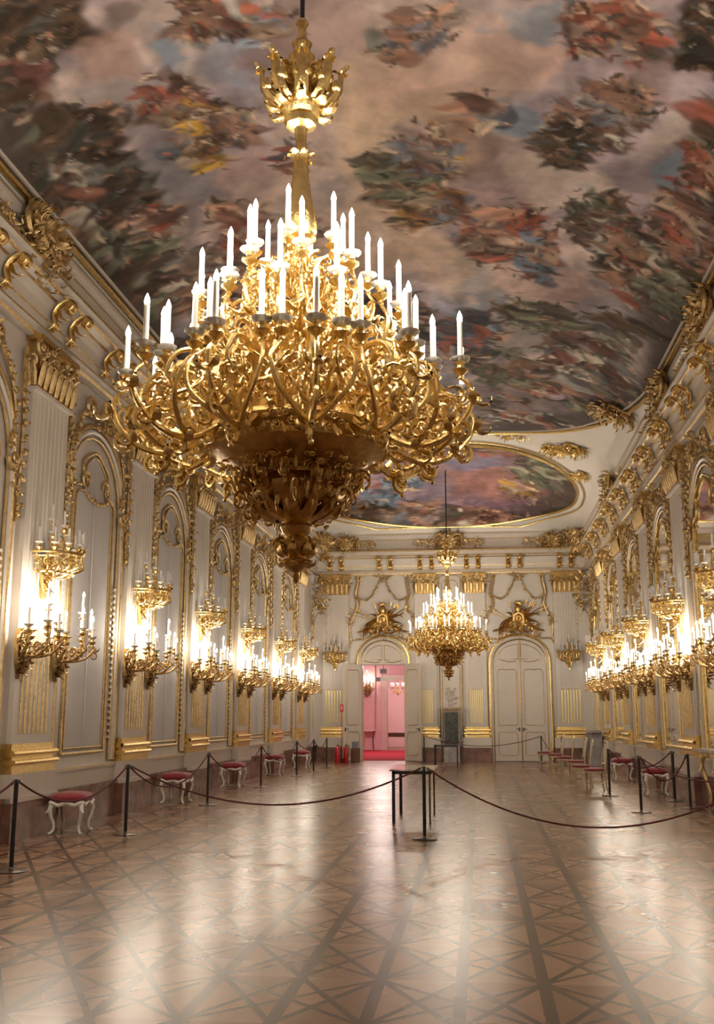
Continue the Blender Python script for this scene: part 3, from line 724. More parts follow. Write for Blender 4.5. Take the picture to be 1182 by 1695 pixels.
def door_case(root, hw):
    g = MB(); g.tube(arch(hw + .14, .06, 3.55, 4.62, -.06), .05, 8); g.tube(arch(hw + .02, .06, 3.5, 4.45, -.05), .022, 6)
    g.build('door_moulding', M['gold'], root)
    w_ = MB(); w_.tube(arch(hw + .08, 0, 3.52, 4.53, -.04), .06, 6); w_.build('door_casing', M['paint'], root)
    k = MB(); k.merge(clump(.5, .25, .12, 16, 61), T(0, -.06, 4.62))
    for s in (-1, 1):
        scroll(k, s * .62, 4.68, .2, .035, 1.3, PI / 2, -s, -.06); k.merge(garland([(s * .3, -.06, 4.68), (s * .8, -.06, 4.5), (s * 1.2, -.07, 4.45), (s * 1.42, -.07, 4.0)], .12, .11, 8))
    k.build('rocaille_ornament', M['gold_dull'], root)
    # relief frame above the door
    r = MB()
    for s in (-1, 1):
        p = catmull([(s * .95, -.05, 6.95), (s * .98, -.06, 6.6), (s * 1.05, -.06, 6.2), (s * .98, -.06, 5.8), (s * 1.12, -.06, 5.4), (s * 1.28, -.06, 5.0), (s * 1.25, -.06, 4.6)], 5)
        r.tube(p, .045, 6); r.tube([q + V(-s * .1, .02, 0) for q in p[:20]], .02, 5)
        r.merge(clump(.35, .5, .14, 22, 63), T(s * 1.25, -.06, 5.15)); r.merge(clump(.2, .9, .1, 18, 64), T(s * 1.3, -.06, 4.5))
        scroll(r, s * .95, 6.85, .12, .03, 1.3, 0, s, -.06)
        r.merge(garland([(s * .05, -.08, 6.9), (s * .28, -.08, 6.35), (s * .6, -.09, 5.98), (s * .98, -.08, 6.1)], .11, .12, 15))
    r.tube([(-1.0, -.05, 6.9), (-.5, -.05, 6.97), (-.2, -.05, 6.85), (0, -.05, 6.8), (.2, -.05, 6.85), (.5, -.05, 6.97), (1.0, -.05, 6.9)], .03, 6)
    r.merge(clump(.5, .35, .15, 22, 66), T(0, -.06, 6.85))
    r.build('relief_frame', M['gold_dull'], root)
def half_lunette(mb, s, hw):
    pts = [(s * .05, 3.72)] + [(s * (.05 + (hw - .22) * math.sin(a)), 3.72 + .55 * math.cos(a)) for a in [PI / 2 * i / 8 for i in range(9)]]
    mb.tube([(x, -.03, z) for x, z in pts], .014, 6, closed=True)
    mb.tube(catmull([(s * .12, -.03, 3.66), (s * .3, -.03, 3.62), (s * .6, -.03, 3.66), (s * .72, -.03, 3.7)], 4), .016, 6)
# open door (left)
d1 = tag(empty('door_1', (-2.55, YE, 0)), 'open double door leading to the pink room', 'door', kind=st)
door_case(d1, .85)
g = MB(); g.prism([(x, z) for x, y, z in arch(.86, 3.56, 3.6, 4.44)], -.03, 0); g.build('lunette_panel', M['paint2'], d1, smooth=False)
g = MB(); half_lunette(g, -1, .86); half_lunette(g, 1, .86); g.build('panel_moulding', M['gold_dull'], d1)
leaf_door(d1, -.83, 1, math.radians(138), .83, 3.56); leaf_door(d1, .83, -1, math.radians(138), .83, 3.56)
g = MB()
for x in (DX0 + 2.55, DX1 + 2.55 - .04): g.box(x, x + .04, 0, .36, 0, DH)
g.box(DX0 + 2.55, DX1 + 2.55, 0, .36, DH - .04, DH); g.build('door_jamb', M['paint2'], d1, smooth=False)
# closed door (right)
d2 = tag(empty('door_2', (2.55, YE, 0)), 'closed cream double door under an arch', 'door', kind=st)
door_case(d2, .98)
g = MB(); g.prism([(x, z) for x, y, z in arch(.98, 3.5, 3.55, 4.44)], -.03, 0); g.build('lunette_panel', M['paint2'], d2, smooth=False)
g = MB(); half_lunette(g, -1, .98); half_lunette(g, 1, .98); g.build('panel_moulding', M['gold_dull'], d2)
e1 = leaf_door(d2, -.97, 1, 0, .965, 3.56); e2 = leaf_door(d2, .97, -1, 0, .965, 3.56)
g = MB(); g.tube([(0, -.1, .05), (0, -.1, 4.4)], .02, 6); g.build('astragal', M['gold'], d2)
# military-style gilt trophies above the doors
def trophy():
    mb = MB(); r = random.Random(77)
    mb.lathe([(.02, 0), (.13, .05), (.15, .16), (.11, .28), (.03, .34)], 10, (0, -.14, .72))
    for s in (-1, 1):
        for k in range(3): leaf(mb, (0, -.16, 1.02), (s * (.3 + .4 * k), -.1, .8 - .25 * k), (0, -1, .3), .28, .09, 1.2)
    mb.tube([(-.2, -.12, .3), (-.16, -.14, .62), (0, -.15, .72), (.16, -.14, .62), (.2, -.12, .3), (0, -.1, .15)], [.08, .13, .12, .13, .08, .05], 7, flat=.7)
    pr = [(.26 * math.cos(a), .17 + .2 * math.sin(a) + .25) for a in [i * PI / 8 for i in range(16)]]
    mb.lathe([(.02, 0), (.06, .02), (.15, .06), (.19, .07), (.20, .05), (.20, 0)], 14, (0, 0, 0)); nv_ = 14 * 6
    mb.v[-nv_:] = [(x, -.12 - z, .42 + y) for x, y, z in mb.v[-nv_:]]
    for i in range(16):
        a = 2 * PI * i / 16 + .1; L_ = r.uniform(.35, .8); sx = math.cos(a); sz = math.sin(a) * .6
        leaf(mb, (sx * .15, -.08, .4 + sz * .15), (sx, -.1, sz), (0, -.5, -1), L_, .16, r.uniform(.2, .7), seg=6)
    for i in range(11):
        a = math.radians(r.choice((-1, 1)) * r.uniform(12, 62) + 90); L = r.uniform(.65, 1.1)
        x1, z1 = L * math.cos(a) * 1.25, .35 + L * math.sin(a) * .75
        mb.tube([(-x1 * .6, -.05, .35 - (z1 - .35) * .45), (x1, -.06 - .01 * i, z1)], .016, 5)
        leaf(mb, (x1, -.07 - .01 * i, z1), (math.cos(a), 0, math.sin(a)), (0, -1, 0), .2, .07, .2)
    for i in range(7):
        s = r.choice((-1, 1)); z = r.uniform(.25, .7)
        leaf(mb, (s * .15, -.1, z * .8), (s, -.1, r.uniform(-.3, .5)), (0, -.4, -1), r.uniform(.5, .9), .2, .6, seg=6)
    mb.tube(catmull([(-.95, -.05, .05), (-.6, -.08, .12), (-.3, -.1, 0), (0, -.1, .1), (.3, -.1, 0), (.6, -.08, .12), (.95, -.05, .05)], 4), .035, 6)
    mb.merge(clump(1.7, .5, .2, 60, 78), T(0, -.06, .22)); return mb
t1 = trophy().build('gilded_trophy', M['gold_dark'], loc=(-2.55, YE - .02, 4.72))
tag(t1, 'gilt relief trophy of helmet and banners above the open door', 'relief', 'gilt trophies above the doors')
t2 = t1.copy(); COL.objects.link(t2); t2.location.x = 2.55
tag(t2, 'gilt relief trophy of helmet and banners above the closed door', 'relief', 'gilt trophies above the doors')
# central niche panel between the paired pilasters
nz = tag(empty(next_trim(), (0, YE, 0)), 'framed cream panel between the paired pilasters of the end wall', 'wall panel', kind=st)
g = MB()
for w_, z0, z1, r_ in ((.42, .7, 3.5, .02), (.33, .8, 3.4, .012), (.40, 3.9, 6.8, .02), (.30, 4.1, 6.6, .012)):
    g.tube([(-w_, -.02, z0), (-w_, -.02, z1), (-w_ * .6, -.02, z1 + .12), (w_ * .6, -.02, z1 + .12), (w_, -.02, z1), (w_, -.02, z0)], r_, 6, closed=True)
g.tube([(-.5, -.04, 6.95), (.5, -.04, 6.95)], .03, 6)
g.build('panel_moulding', M['gold'], nz)
g = clump(.42, .9, .06, 34, 81); g.build('stucco_relief', M['paint'], nz, loc=(0, -.02, 2.35))

# ------------------------------------------------------------------ candles
candle_me = MB(); candle_me.lathe([(.021, 0), (.0195, .30)], 12); 
flame_me = MB(); flame_me.lathe([(.012, 0), (.019, .012), (.021, .03), (.015, .055), (.006, .078), (.001, .088)], 10)
dish_me = MB(); dish_me.lathe([(.024, 0), (.045, .004), (.068, .020), (.073, .034), (.069, .034), (.045, .012), (.022, .010)], 16, lobes=8, amp=.03)
cup_me = MB(); cup_me.lathe([(.012, -.13), (.022, -.12), (.014, -.10), (.05, -.07), (.062, -.055), (.03, -.045), (.022, -.02), (.034, -.004), (.034, .004)], 10, lobes=5, amp=.06)
def add_candle(parent, x, y, z, lit=True, cup=True, s=1.0, h=.30):
    out = []
    for nm, mb, mat, zz in (('candle_cup', cup_me, M['gold'], 0), ('drip_dish', dish_me, M['dish'], 0), ('candle', candle_me, M['candle'] if lit else M['unlit'], .008), ('flame_bulb', flame_me, M['flame'], .008 + h)):
        if nm == 'flame_bulb' and not lit: continue
        if nm == 'candle_cup' and not cup: continue
        key = nm + ('u' if not lit else '')
        if key not in CH:
            o = mb.build(nm, mat, parent); CH[key] = o
        else:
            o = CH[key].copy(); COL.objects.link(o); o.parent = parent
        o.location = (x, y, z + zz * s); o.scale = (s, s, s * (h / .30 if nm == 'candle' else 1)); o.rotation_euler = (0, 0, 0); out.append(o)
    return out

# ------------------------------------------------------------------ chandelier (local z = height above its lowest tip)
Z0 = 2.68          # height of the lowest tip above the floor
def zz(p): return [(x, y, z - Z0) for x, y, z in p]
def arc_scroll_bundle(mb, r, n, seed, rr, zr, y=.12, s=(.07, .16), th=.014):
    """scrolls and leaves in the radial plane, radius range rr, height range zr"""
    R = random.Random(seed)
    for i in range(n):
        x = R.uniform(*rr); z = R.uniform(*zr) - Z0; yy = R.uniform(-y, y); q = R.uniform(*s)
        if i % 2 == 0:
            tmp = MB(); scroll(tmp, 0, 0, q, th * R.uniform(.8, 1.2), R.uniform(.9, 1.5), R.uniform(0, 6.28), R.choice((-1, 1)), 0, 0, 11, 5)
            mb.merge(tmp, T(x, yy, z) @ RZ(R.uniform(-.9, .9)))
        else:
            d = V(R.uniform(-1, 1), R.uniform(-.7, .7), R.uniform(-.6, 1)); leaf(mb, (x, yy, z), d, (R.uniform(-1, 1), R.uniform(-1, 1), .6), q * 1.6, q * .55, R.uniform(.6, 1.4))
def arm_A():
    mb = MB()
    main = catmull(zz([(.55, 0, 3.84), (.72, 0, 3.66), (.95, 0, 3.55), (1.18, 0, 3.60), (1.34, 0, 3.76), (1.37, 0, 3.93), (1.30, 0, 4.02)]), 5)
    mb.tube(main, taper(len(main), .030, .015), 7)
    for s in (-1, 1):
        b = catmull(zz([(.92, 0, 3.56), (1.06, s * .1, 3.62), (1.18, s * .24, 3.76), (1.15, s * .28, 3.95), (1.03, s * .21, 4.10)]), 5)
        mb.tube(b, taper(len(b), .022, .013), 6)
        c = catmull(zz([(1.17, s * .24, 3.77), (1.03, s * .3, 3.85), (.96, s * .22, 3.97), (1.04, s * .15, 4.03)]), 4); mb.tube(c, taper(len(c), .016, .008), 5)
    for (cx, cz, R_, a0, sg) in ((.82, 3.74, .14, -1.2, 1), (1.14, 3.80, .14, 0, 1), (.98, 4.0, .11, 2.5, -1), (1.28, 3.62, .08, 1.5, -1), (.78, 4.0, .13, .5, 1), (1.02, 3.48, .07, 2, 1)):
        scroll(mb, cx, cz - Z0, R_, .022, 1.4, a0, sg)
    # counter scroll back to the body
    p = catmull(zz([(.62, 0, 4.05), (.85, 0, 4.2), (1.05, 0, 4.15), (1.12, 0, 3.95), (1.0, 0, 3.82), (.92, 0, 3.9)]), 4); mb.tube(p, taper(len(p), .022, .012), 6)
    for t_, dz in ((.7, -.1), (.95, -.16), (1.2, -.05), (1.38, .15)):
        leaf(mb, (t_, 0, 3.66 - Z0 + dz + .05), (.6, 0, -.5), (.5, 0, 1), .2, .09, 1.0)
        leaf(mb, (t_, .02, 3.68 - Z0 + dz), (.2, .8, .4), (0, 0, 1), .15, .07, 1.0); leaf(mb, (t_, -.02, 3.68 - Z0 + dz), (.2, -.8, .4), (0, 0, 1), .15, .07, 1.0)
    arc_scroll_bundle(mb, 0, 28, 5, (.75, 1.30), (3.58, 4.05), .17, (.04, .09), .012)
    blob(mb, (1.04, 0, 3.40 - Z0), .022); mb.tube(zz([(1.04, 0, 3.52), (1.04, 0, 3.40)]), .009, 5)
    return mb
def arm_up(r, zpan, seed, low):
    mb = MB()
    p = catmull(zz([(r * .28, 0, low), (r * .62, 0, low - .10), (r * .98, 0, low + .06), (r * 1.08, 0, low + .24), (r, 0, zpan - .13)]), 5)
    mb.tube(p, taper(len(p), .022, .013), 6)
    scroll(mb, r * .78, low + .14 - Z0, .12, .018, 1.4, 0, 1); scroll(mb, r * 1.0, low + .02 - Z0, .07, .014, 1.3, 2, -1); scroll(mb, r * .45, low + .1 - Z0, .11, .018, 1.4, 3, -1)
    leaf(mb, (r * .95, 0, low - Z0), (.7, 0, .2), (0, 0, 1), .16, .08, 1.1); leaf(mb, (r, 0, low + .2 - Z0), (.1, .6, .5), (1, 0, 0), .13, .06, 1.1); leaf(mb, (r, 0, low + .2 - Z0), (.1, -.6, .5), (1, 0, 0), .13, .06, 1.1)
    arc_scroll_bundle(mb, 0, 13, seed, (r * .3, r * 1.05), (low - .1, zpan - .12), .12, (.04, .09), .011)
    return mb
def make_chandelier():
    root = empty('chandelier')
    # rod and crowning pieces
    MB().tube([(0, 0, 7.2 - Z0), (0, 0, 10.02 - Z0)], .02, 8).build('suspension_rod', M['black'], root)
    f = MB(); f.lathe([(.03, 6.62), (.06, 6.7), (.085, 6.8), (.06, 6.86), (.10, 6.90), (.11, 6.93), (.06, 6.96), (.07, 7.02), (.085, 7.05), (.05, 7.09), (.035, 7.14), (.035, 7.21), (.055, 7.24), (.04, 7.27)], 16, (0, 0, -Z0))
    f.build('top_finial', M['gold_dark'], root)
    c = MB(); c.lathe([(.05, 6.28), (.12, 6.31), (.14, 6.36), (.10, 6.38), (.17, 6.44), (.19, 6.50), (.14, 6.56), (.12, 6.7), (.04, 6.8)], 20, (0, 0, -Z0), lobes=8, amp=.05)
    for k in range(16):
        a = 2 * PI * k / 16; blob(c, (.185 * math.cos(a), .185 * math.sin(a), 6.47 - Z0), .028)
    for k in range(9):
        a = 2 * PI * k / 9; q = MB()
        big = k % 2 == 0
        p = catmull([(.10, 0, 6.45 - Z0), (.22, 0, 6.50 - Z0), (.31, 0, 6.62 - Z0), (.33, 0, 6.76 - Z0), (.39, 0, 6.82 - Z0)], 4)
        q.tube(p, [.03] * 3 + [.055] * 6 + [.045] * 4 + [.03] * 3 + [.012], 6, flat=.5, nrm=(-.6, 0, 1))
        for s in (-1, 1):
            leaf(q, (.27, 0, 6.58 - Z0), (.4, s, .5), (0, 0, 1), .17, .08, 1.3); leaf(q, (.33, 0, 6.74 - Z0), (.2, s, .6), (1, 0, 0), .11, .06, 1.4)
            scroll(q, .20, 6.68 - Z0, .085, .02, 1.3, 1.5, 1, s * .04)
        leaf(q, (.14, 0, 6.62 - Z0), (.3, 0, 1), (1, 0, 0), .3, .11, .9)
        leaf(q, (.16, 0, 6.44 - Z0), (1, 0, -.1), (0, 0, 1), .2, .1, .9)
        c.merge(q, RZ(a))
    c.build('leaf_basket', M['gold'], root)
    v = MB(); v.lathe([(.10, 5.34), (.13, 5.38), (.135, 5.44), (.115, 5.55), (.085, 5.70), (.065, 5.85), (.058, 5.98), (.062, 6.02), (.048, 6.06), (.042, 6.15), (.048, 6.27), (.07, 6.3)], 18, (0, 0, -Z0), lobes=6, amp=.04)
    for k in range(6):
        q = MB(); leaf(q, (.05, 0, 5.98 - Z0), (.25, 0, 1), (1, 0, 0), .17, .08, 1.2)
        leaf(q, (.10, 0, 5.42 - Z0), (.15, 0, 1), (1, 0, 0), .22, .08, -.25); leaf(q, (.085, 0, 5.6 - Z0), (-.1, 0, 1), (1, 0, 0), .2, .05, .1); v.merge(q, RZ(k * PI / 3))
    v.build('stem_vase', M['gold'], root)
    s_ = MB(); s_.lathe([(.05, 3.7), (.09, 3.8), (.05, 3.9), (.045, 4.25), (.10, 4.3), (.06, 4.36), (.05, 4.5), (.12, 4.58), (.15, 4.68), (.11, 4.78), (.05, 4.86), (.05, 5.0), (.09, 5.06), (.11, 5.14), (.06, 5.2), (.06, 5.28), (.13, 5.33), (.13, 5.36)], 16, (0, 0, -Z0))
    for k in range(8):
        q = MB(); R = random.Random(k)
        leaf(q, (.09, 0, 4.62 - Z0), (.5, 0, .7), (1, 0, 0), .22, .1, 1.2); leaf(q, (.05, 0, 4.95 - Z0), (.6, 0, .6), (1, 0, 0), .2, .09, 1.2)
        scroll(q, .17, 5.1 - Z0, .08, .016, 1.4, 1, 1); scroll(q, .2, 4.85 - Z0, .10, .018, 1.4, 2, -1); scroll(q, .22, 4.5 - Z0, .12, .018, 1.4, 3, 1); scroll(q, .18, 4.15 - Z0, .11, .018, 1.4, 1, -1)
        s_.merge(q, RZ(k * PI / 4 + .2))
    s_.build('central_stem', M['gold'], root)
    # scroll cage around the stem, in eight brackets
    b = MB()
    p = catmull(zz([(.66, 0, 3.74), (.74, 0, 3.95), (.60, 0, 4.18), (.40, 0, 4.20), (.28, 0, 4.38), (.30, 0, 4.6), (.14, 0, 4.72)]), 5); b.tube(p, taper(len(p), .035, .018), 7)
    scroll(b, .62, 4.02 - Z0, .15, .026, 1.5, 0, 1); scroll(b, .4, 4.35 - Z0, .12, .022, 1.5, 2, -1); scroll(b, .48, 3.9 - Z0, .12, .022, 1.4, 3, 1)
    arc_scroll_bundle(b, 0, 30, 9, (.25, .78), (3.75, 4.5), .16, (.05, .12), .013)
    br = b.build('scroll_bracket', M['gold'], root)
    for k in range(1, 12): put(br, root, (0, 0, 0), 2 * PI * k / 12 + .0)
    # moulded drum and bowl
    d = MB(); d.lathe([(.30, 3.42), (.46, 3.46), (.58, 3.54), (.66, 3.58), (.665, 3.62), (.63, 3.64), (.68, 3.68), (.70, 3.73), (.67, 3.77), (.60, 3.78), (.55, 3.84), (.3, 3.86), (.05, 3.9)], 36, (0, 0, -Z0))
    d.build('drum', M['gold_dark'], root)
    for nm, q in (('drum_ornament', MB().merge(clump(.26, .22, .08, 16, 90), T(0, -.66, 3.68 - Z0) @ RX(.2))), ('underside_ornament', MB().merge(clump(.28, .2, .08, 14, 92), T(0, -.47, 3.48 - Z0) @ RX(1.1)))):
        o = q.build(nm, M['gold'], root)
        for k in range(1, 12): put(o, root, (0, 0, 0), 2 * PI * k / 12)
    w = MB(); w.lathe([(.05, 3.02), (.10, 3.05), (.12, 3.09), (.10, 3.12), (.16, 3.15), (.24, 3.19), (.34, 3.27), (.36, 3.34), (.30, 3.40), (.30, 3.45)], 24, (0, 0, -Z0), lobes=12, amp=.03)
    bw = w.build('bowl', M['gold_dark'], root); bw.scale.z = 1.2; bw.location.z = -.154
    q2 = MB()
    for k in range(12):
        q = MB(); leaf(q, (.16, 0, 3.13 - Z0), (1, 0, .45), (.2, 0, -1), .3, .13, -.2); leaf(q, (.35, 0, 3.28 - Z0), (.7, 0, .9), (1, 0, -.3), .2, .11, 1.2)
        scroll(q, .40, 3.38 - Z0, .09, .02, 1.4, 0, -1); scroll(q, .30, 3.22 - Z0, .07, .018, 1.4, 2, 1)
        arc_scroll_bundle(q, 0, 14, 60 + k, (.24, .5), (3.16, 3.5), .09, (.04, .08), .011)
        q2.merge(q, RZ(2 * PI * k / 12))
    bw = q2.build('bowl_ornament', M['gold_dark'], root); bw.scale.z = 1.2; bw.location.z = -.154
    e = MB(); e.lathe([(.002, 2.68), (.02, 2.70), (.03, 2.73), (.015, 2.76), (.06, 2.79), (.11, 2.83), (.12, 2.85), (.07, 2.87), (.09, 2.90), (.12, 2.94), (.13, 2.98), (.09, 3.02), (.05, 3.04)], 16, (0, 0, -Z0), lobes=6, amp=.05)
    for k in range(8):
        q = MB(); leaf(q, (.09, 0, 2.88 - Z0), (1, 0, .8), (0, 0, 1), .16, .09, 1.2); leaf(q, (.08, 0, 2.83 - Z0), (1, 0, -.3), (0, 0, 1), .10, .08, 1.0); scroll(q, .13, 2.97 - Z0, .05, .014, 1.3, 0, 1); e.merge(q, RZ(k * PI / 4))
    e.build('pendant_finial', M['gold_dark'], root).location.z = -.085
    # candle arms
    mA = arm_A().build('candle_arm', M['gold'], root)
    add_candle(mA, 1.29, 0, 4.14 - Z0)
    for s in (-1, 1): add_candle(mA, 1.02, s * .20, 4.23 - Z0)
    snA = snapshot(mA)
    mA.rotation_euler[2] = PI / 12
    for k in range(1, 12):
        c_ = copy_tree(snA, root); c_.rotation_euler[2] = PI / 12 + 2 * PI * k / 12
    for (r, zp, n, ph, low, seed) in ((.78, 4.72, 12, 0, 4.22, 3), (.54, 5.02, 8, .2, 4.56, 4), (.36, 5.22, 6, .45, 4.85, 6)):
        a_ = arm_up(r, zp, seed, low).build('candle_arm', M['gold'], root); add_candle(a_, r, 0, zp - Z0)
        sn = snapshot(a_); a_.rotation_euler[2] = ph
        for k in range(1, n):
            c_ = copy_tree(sn, root); c_.rotation_euler[2] = ph + 2 * PI * k / n
    return root
ch = make_chandelier(); ch.location = (-.28, 7.5, Z0 - .03)
tag(ch, 'large gilt chandelier with lit white candles hanging in the foreground', 'chandelier', 'gilt chandeliers of the hall')
ch2 = copy_tree(snapshot(ch)); ch2.location = (.07, 34.0, Z0 + .16)
tag(ch2, 'small-looking far gilt chandelier hanging before the end wall', 'chandelier', 'gilt chandeliers of the hall')
for o in kids(ch2):
    if o.name.startswith('suspension_rod'): o.scale = (1, 1, .94); o.location.z = .0
    # the far vault is a little lower where this rod is fixed

# ------------------------------------------------------------------ sconces (local: wall at y=0, outwards -Y, z=0 at the lowest tip)
def lit_sconce():
    root = empty('wall_sconce')
    b = MB(); b.merge(clump(.34, .62, .16, 60, 101, scale=1.2), T(0, -.03, .36)); b.prism([(-.13, .55), (-.10, .25), (-.03, .03), (0, 0), (.03, .03), (.10, .25), (.13, .55), (.06, .68), (-.06, .68)], -.06, 0)
    leaf(b, (0, -.06, .22), (0, -.2, -1), (0, -1, 0), .24, .12, .5); scroll(b, -.1, .5, .09, .025, 1.4, 0, 1, -.06); scroll(b, .1, .5, .09, .025, 1.4, PI, -1, -.06)
    b.build('backplate', M['gold_shaded'], root)
    spots_ = [(0, -.40, .98), (-.16, -.47, .74), (.16, -.47, .74), (-.30, -.27, .68), (.30, -.27, .68), (0, -.56, .62)]
    for i, (x, y, z) in enumerate(spots_):
        a = MB(); p = catmull([(x * .15, -.08, .42), (x * .5, y * .45, .30), (x * .95, y * .85, .34), (x * 1.12, y * 1.1, .48 if z < .9 else .62), (x, y, z - .13)], 5)
        a.tube(p, taper(len(p), .02, .012), 6); tmp = MB(); scroll(tmp, 0, 0, .08, .014, 1.4, 0, 1); a.merge(tmp, T(x * .8, y * .7, .42) @ RZ(math.atan2(y, x if x else .001)))
        for k in range(3): leaf(a, p[4 + 5 * k], (x, y * .6, .3 - .2 * k), (0, 0, 1), .12, .055, 1.2)
        tmp = MB(); scroll(tmp, 0, 0, .06, .012, 1.4, 2, -1); a.merge(tmp, T(x * 1.05, y * 1.05, z - .26) @ RZ(i))
        o = a.build('candle_arm', M['gold_shaded'], root); add_candle(o, x, y, z, s=.92, h=.27)
    return root
def ring_sconce():
    root = empty('unlit_wall_sconce')
    b = MB(); b.prism([(-.12, .62), (-.09, .3), (-.02, .04), (0, 0), (.02, .04), (.09, .3), (.12, .62)], -.07, 0)
    b.merge(clump(.3, .5, .16, 40, 111, scale=1.2), T(0, -.04, .45)); b.merge(clump(.16, .34, .1, 20, 112), T(0, -.04, .18))
    b.merge(clump(.3, .3, .16, 24, 113), T(0, -.08, .8)); leaf(b, (0, -.07, .3), (0, -.3, -1), (0, -1, 0), .3, .12, .4)
    b.build('backplate', M['gold'], root)
    g = MB()
    def half(rx, ry, z, k=18): return [(rx * math.cos(PI + PI * i / k), ry * math.sin(PI + PI * i / k) - .02, z) for i in range(k + 1)]
    g.tube(half(.44, .56, .62), .022, 6); g.tube(half(.30, .40, .36), .018, 6); g.tube(half(.42, .54, .56), .01, 5)
    for i in range(11):
        a = PI + PI * (i + .5) / 11; x1, y1 = .44 * math.cos(a), .56 * math.sin(a) - .02; x0, y0 = .30 * math.cos(a), .40 * math.sin(a) - .02
        g.tube(catmull([(x0, y0, .36), (x1 * 1.02, y1 * 1.02, .42), (x1 * .98, y1 * .98, .52), (x1, y1, .62)], 3), .012, 5)
        tmp = MB(); scroll(tmp, 0, 0, .06, .014, 1.4, i, 1); g.merge(tmp, T((x0 + x1) / 2, (y0 + y1) / 2, .49) @ RZ(a + PI / 2))
        leaf(g, (x0, y0, .36), (x0, y0, -.3), (0, 0, 1), .1, .05, 1.2)
    for s in (-1, 0, 1): g.tube(catmull([(0, -.06, .5), (s * .1, -.2, .3), (s * .3 if s else 0, -.3 - .1 * (s == 0), .36)], 4), .018, 6)
    g.build('ring_basket', M['gold'], root)
    up = [(0, -.30, 1.02, .35), (-.2, -.22, .90, .4), (.2, -.22, .90, .4), (0, -.12, 1.12, .3)]
    pts = [(.44 * math.cos(PI + PI * (i + .5) / 8), .56 * math.sin(PI + PI * (i + .5) / 8) - .02, .72) for i in range(8)]
    a = MB()
    for (x, y, z, lo) in up:
        a.tube(catmull([(0, -.06, .62), (x * .9, y * .8, lo + .3), (x * 1.1, y * 1.1, z - .3), (x, y, z - .1)], 4), .013, 5); leaf(a, (x, y, z - .3), (x + .01, y, .3), (0, 0, 1), .1, .05, 1.1); tmp = MB(); scroll(tmp, 0, 0, .05, .012); a.merge(tmp, T(x, y, z - .28))
    a.build('upper_arms', M['gold_dull'], root)
    for (x, y, z) in pts + [u[:3] for u in up]: 
        for o in add_candle(root, x, y, z, lit=False, s=.85, h=.27): pass
    return root
PAIR = .62
ls = lit_sconce(); lsn = snapshot(ls); n_ = 0
LIGHTS = []
SIDE = {'left': (-WX + .13, PI / 2, LP), 'right': (WX - .13, -PI / 2, RP)}
for side, (x, rz, ps) in SIDE.items():
    for i, y in enumerate(ps):
        for j, dy in enumerate((-PAIR, PAIR)):
            o = ls if n_ == 0 else copy_tree(lsn); n_ += 1
            o.location = (x, y + dy, 2.10); o.rotation_euler[2] = rz
            tag(o, 'lit gilt sconce, %s wall, %s of the pair on the %s pilaster' % (side, ('nearer', 'farther')[j], VIS[i]), 'wall sconce', 'lit sconces low on the side walls')
            LIGHTS.append((x + (.25 if side == 'left' else -.25), y + dy, 3.10))
us = ring_sconce(); usn = snapshot(us); n_ = 0
for side, (x, rz, ps) in SIDE.items():
    for i, y in enumerate(ps):
        o = us if n_ == 0 else copy_tree(usn); n_ += 1
        o.location = (x, y, 3.25); o.rotation_euler[2] = rz
        tag(o, 'unlit basket sconce high on the %s wall, on the %s pilaster in view' % (side, VIS[i]), 'wall sconce', 'unlit basket sconces high on the walls')
for s, nm in ((-1, 'left'), (1, 'right')):
    o = copy_tree(usn); o.location = (s * 4.36, YE - .13, 3.3); o.rotation_euler[2] = 0
    tag(o, 'unlit gilt basket sconce on the end wall, beside the %s door' % ('open' if s < 0 else 'closed'), 'wall sconce', 'unlit basket sconces high on the walls')

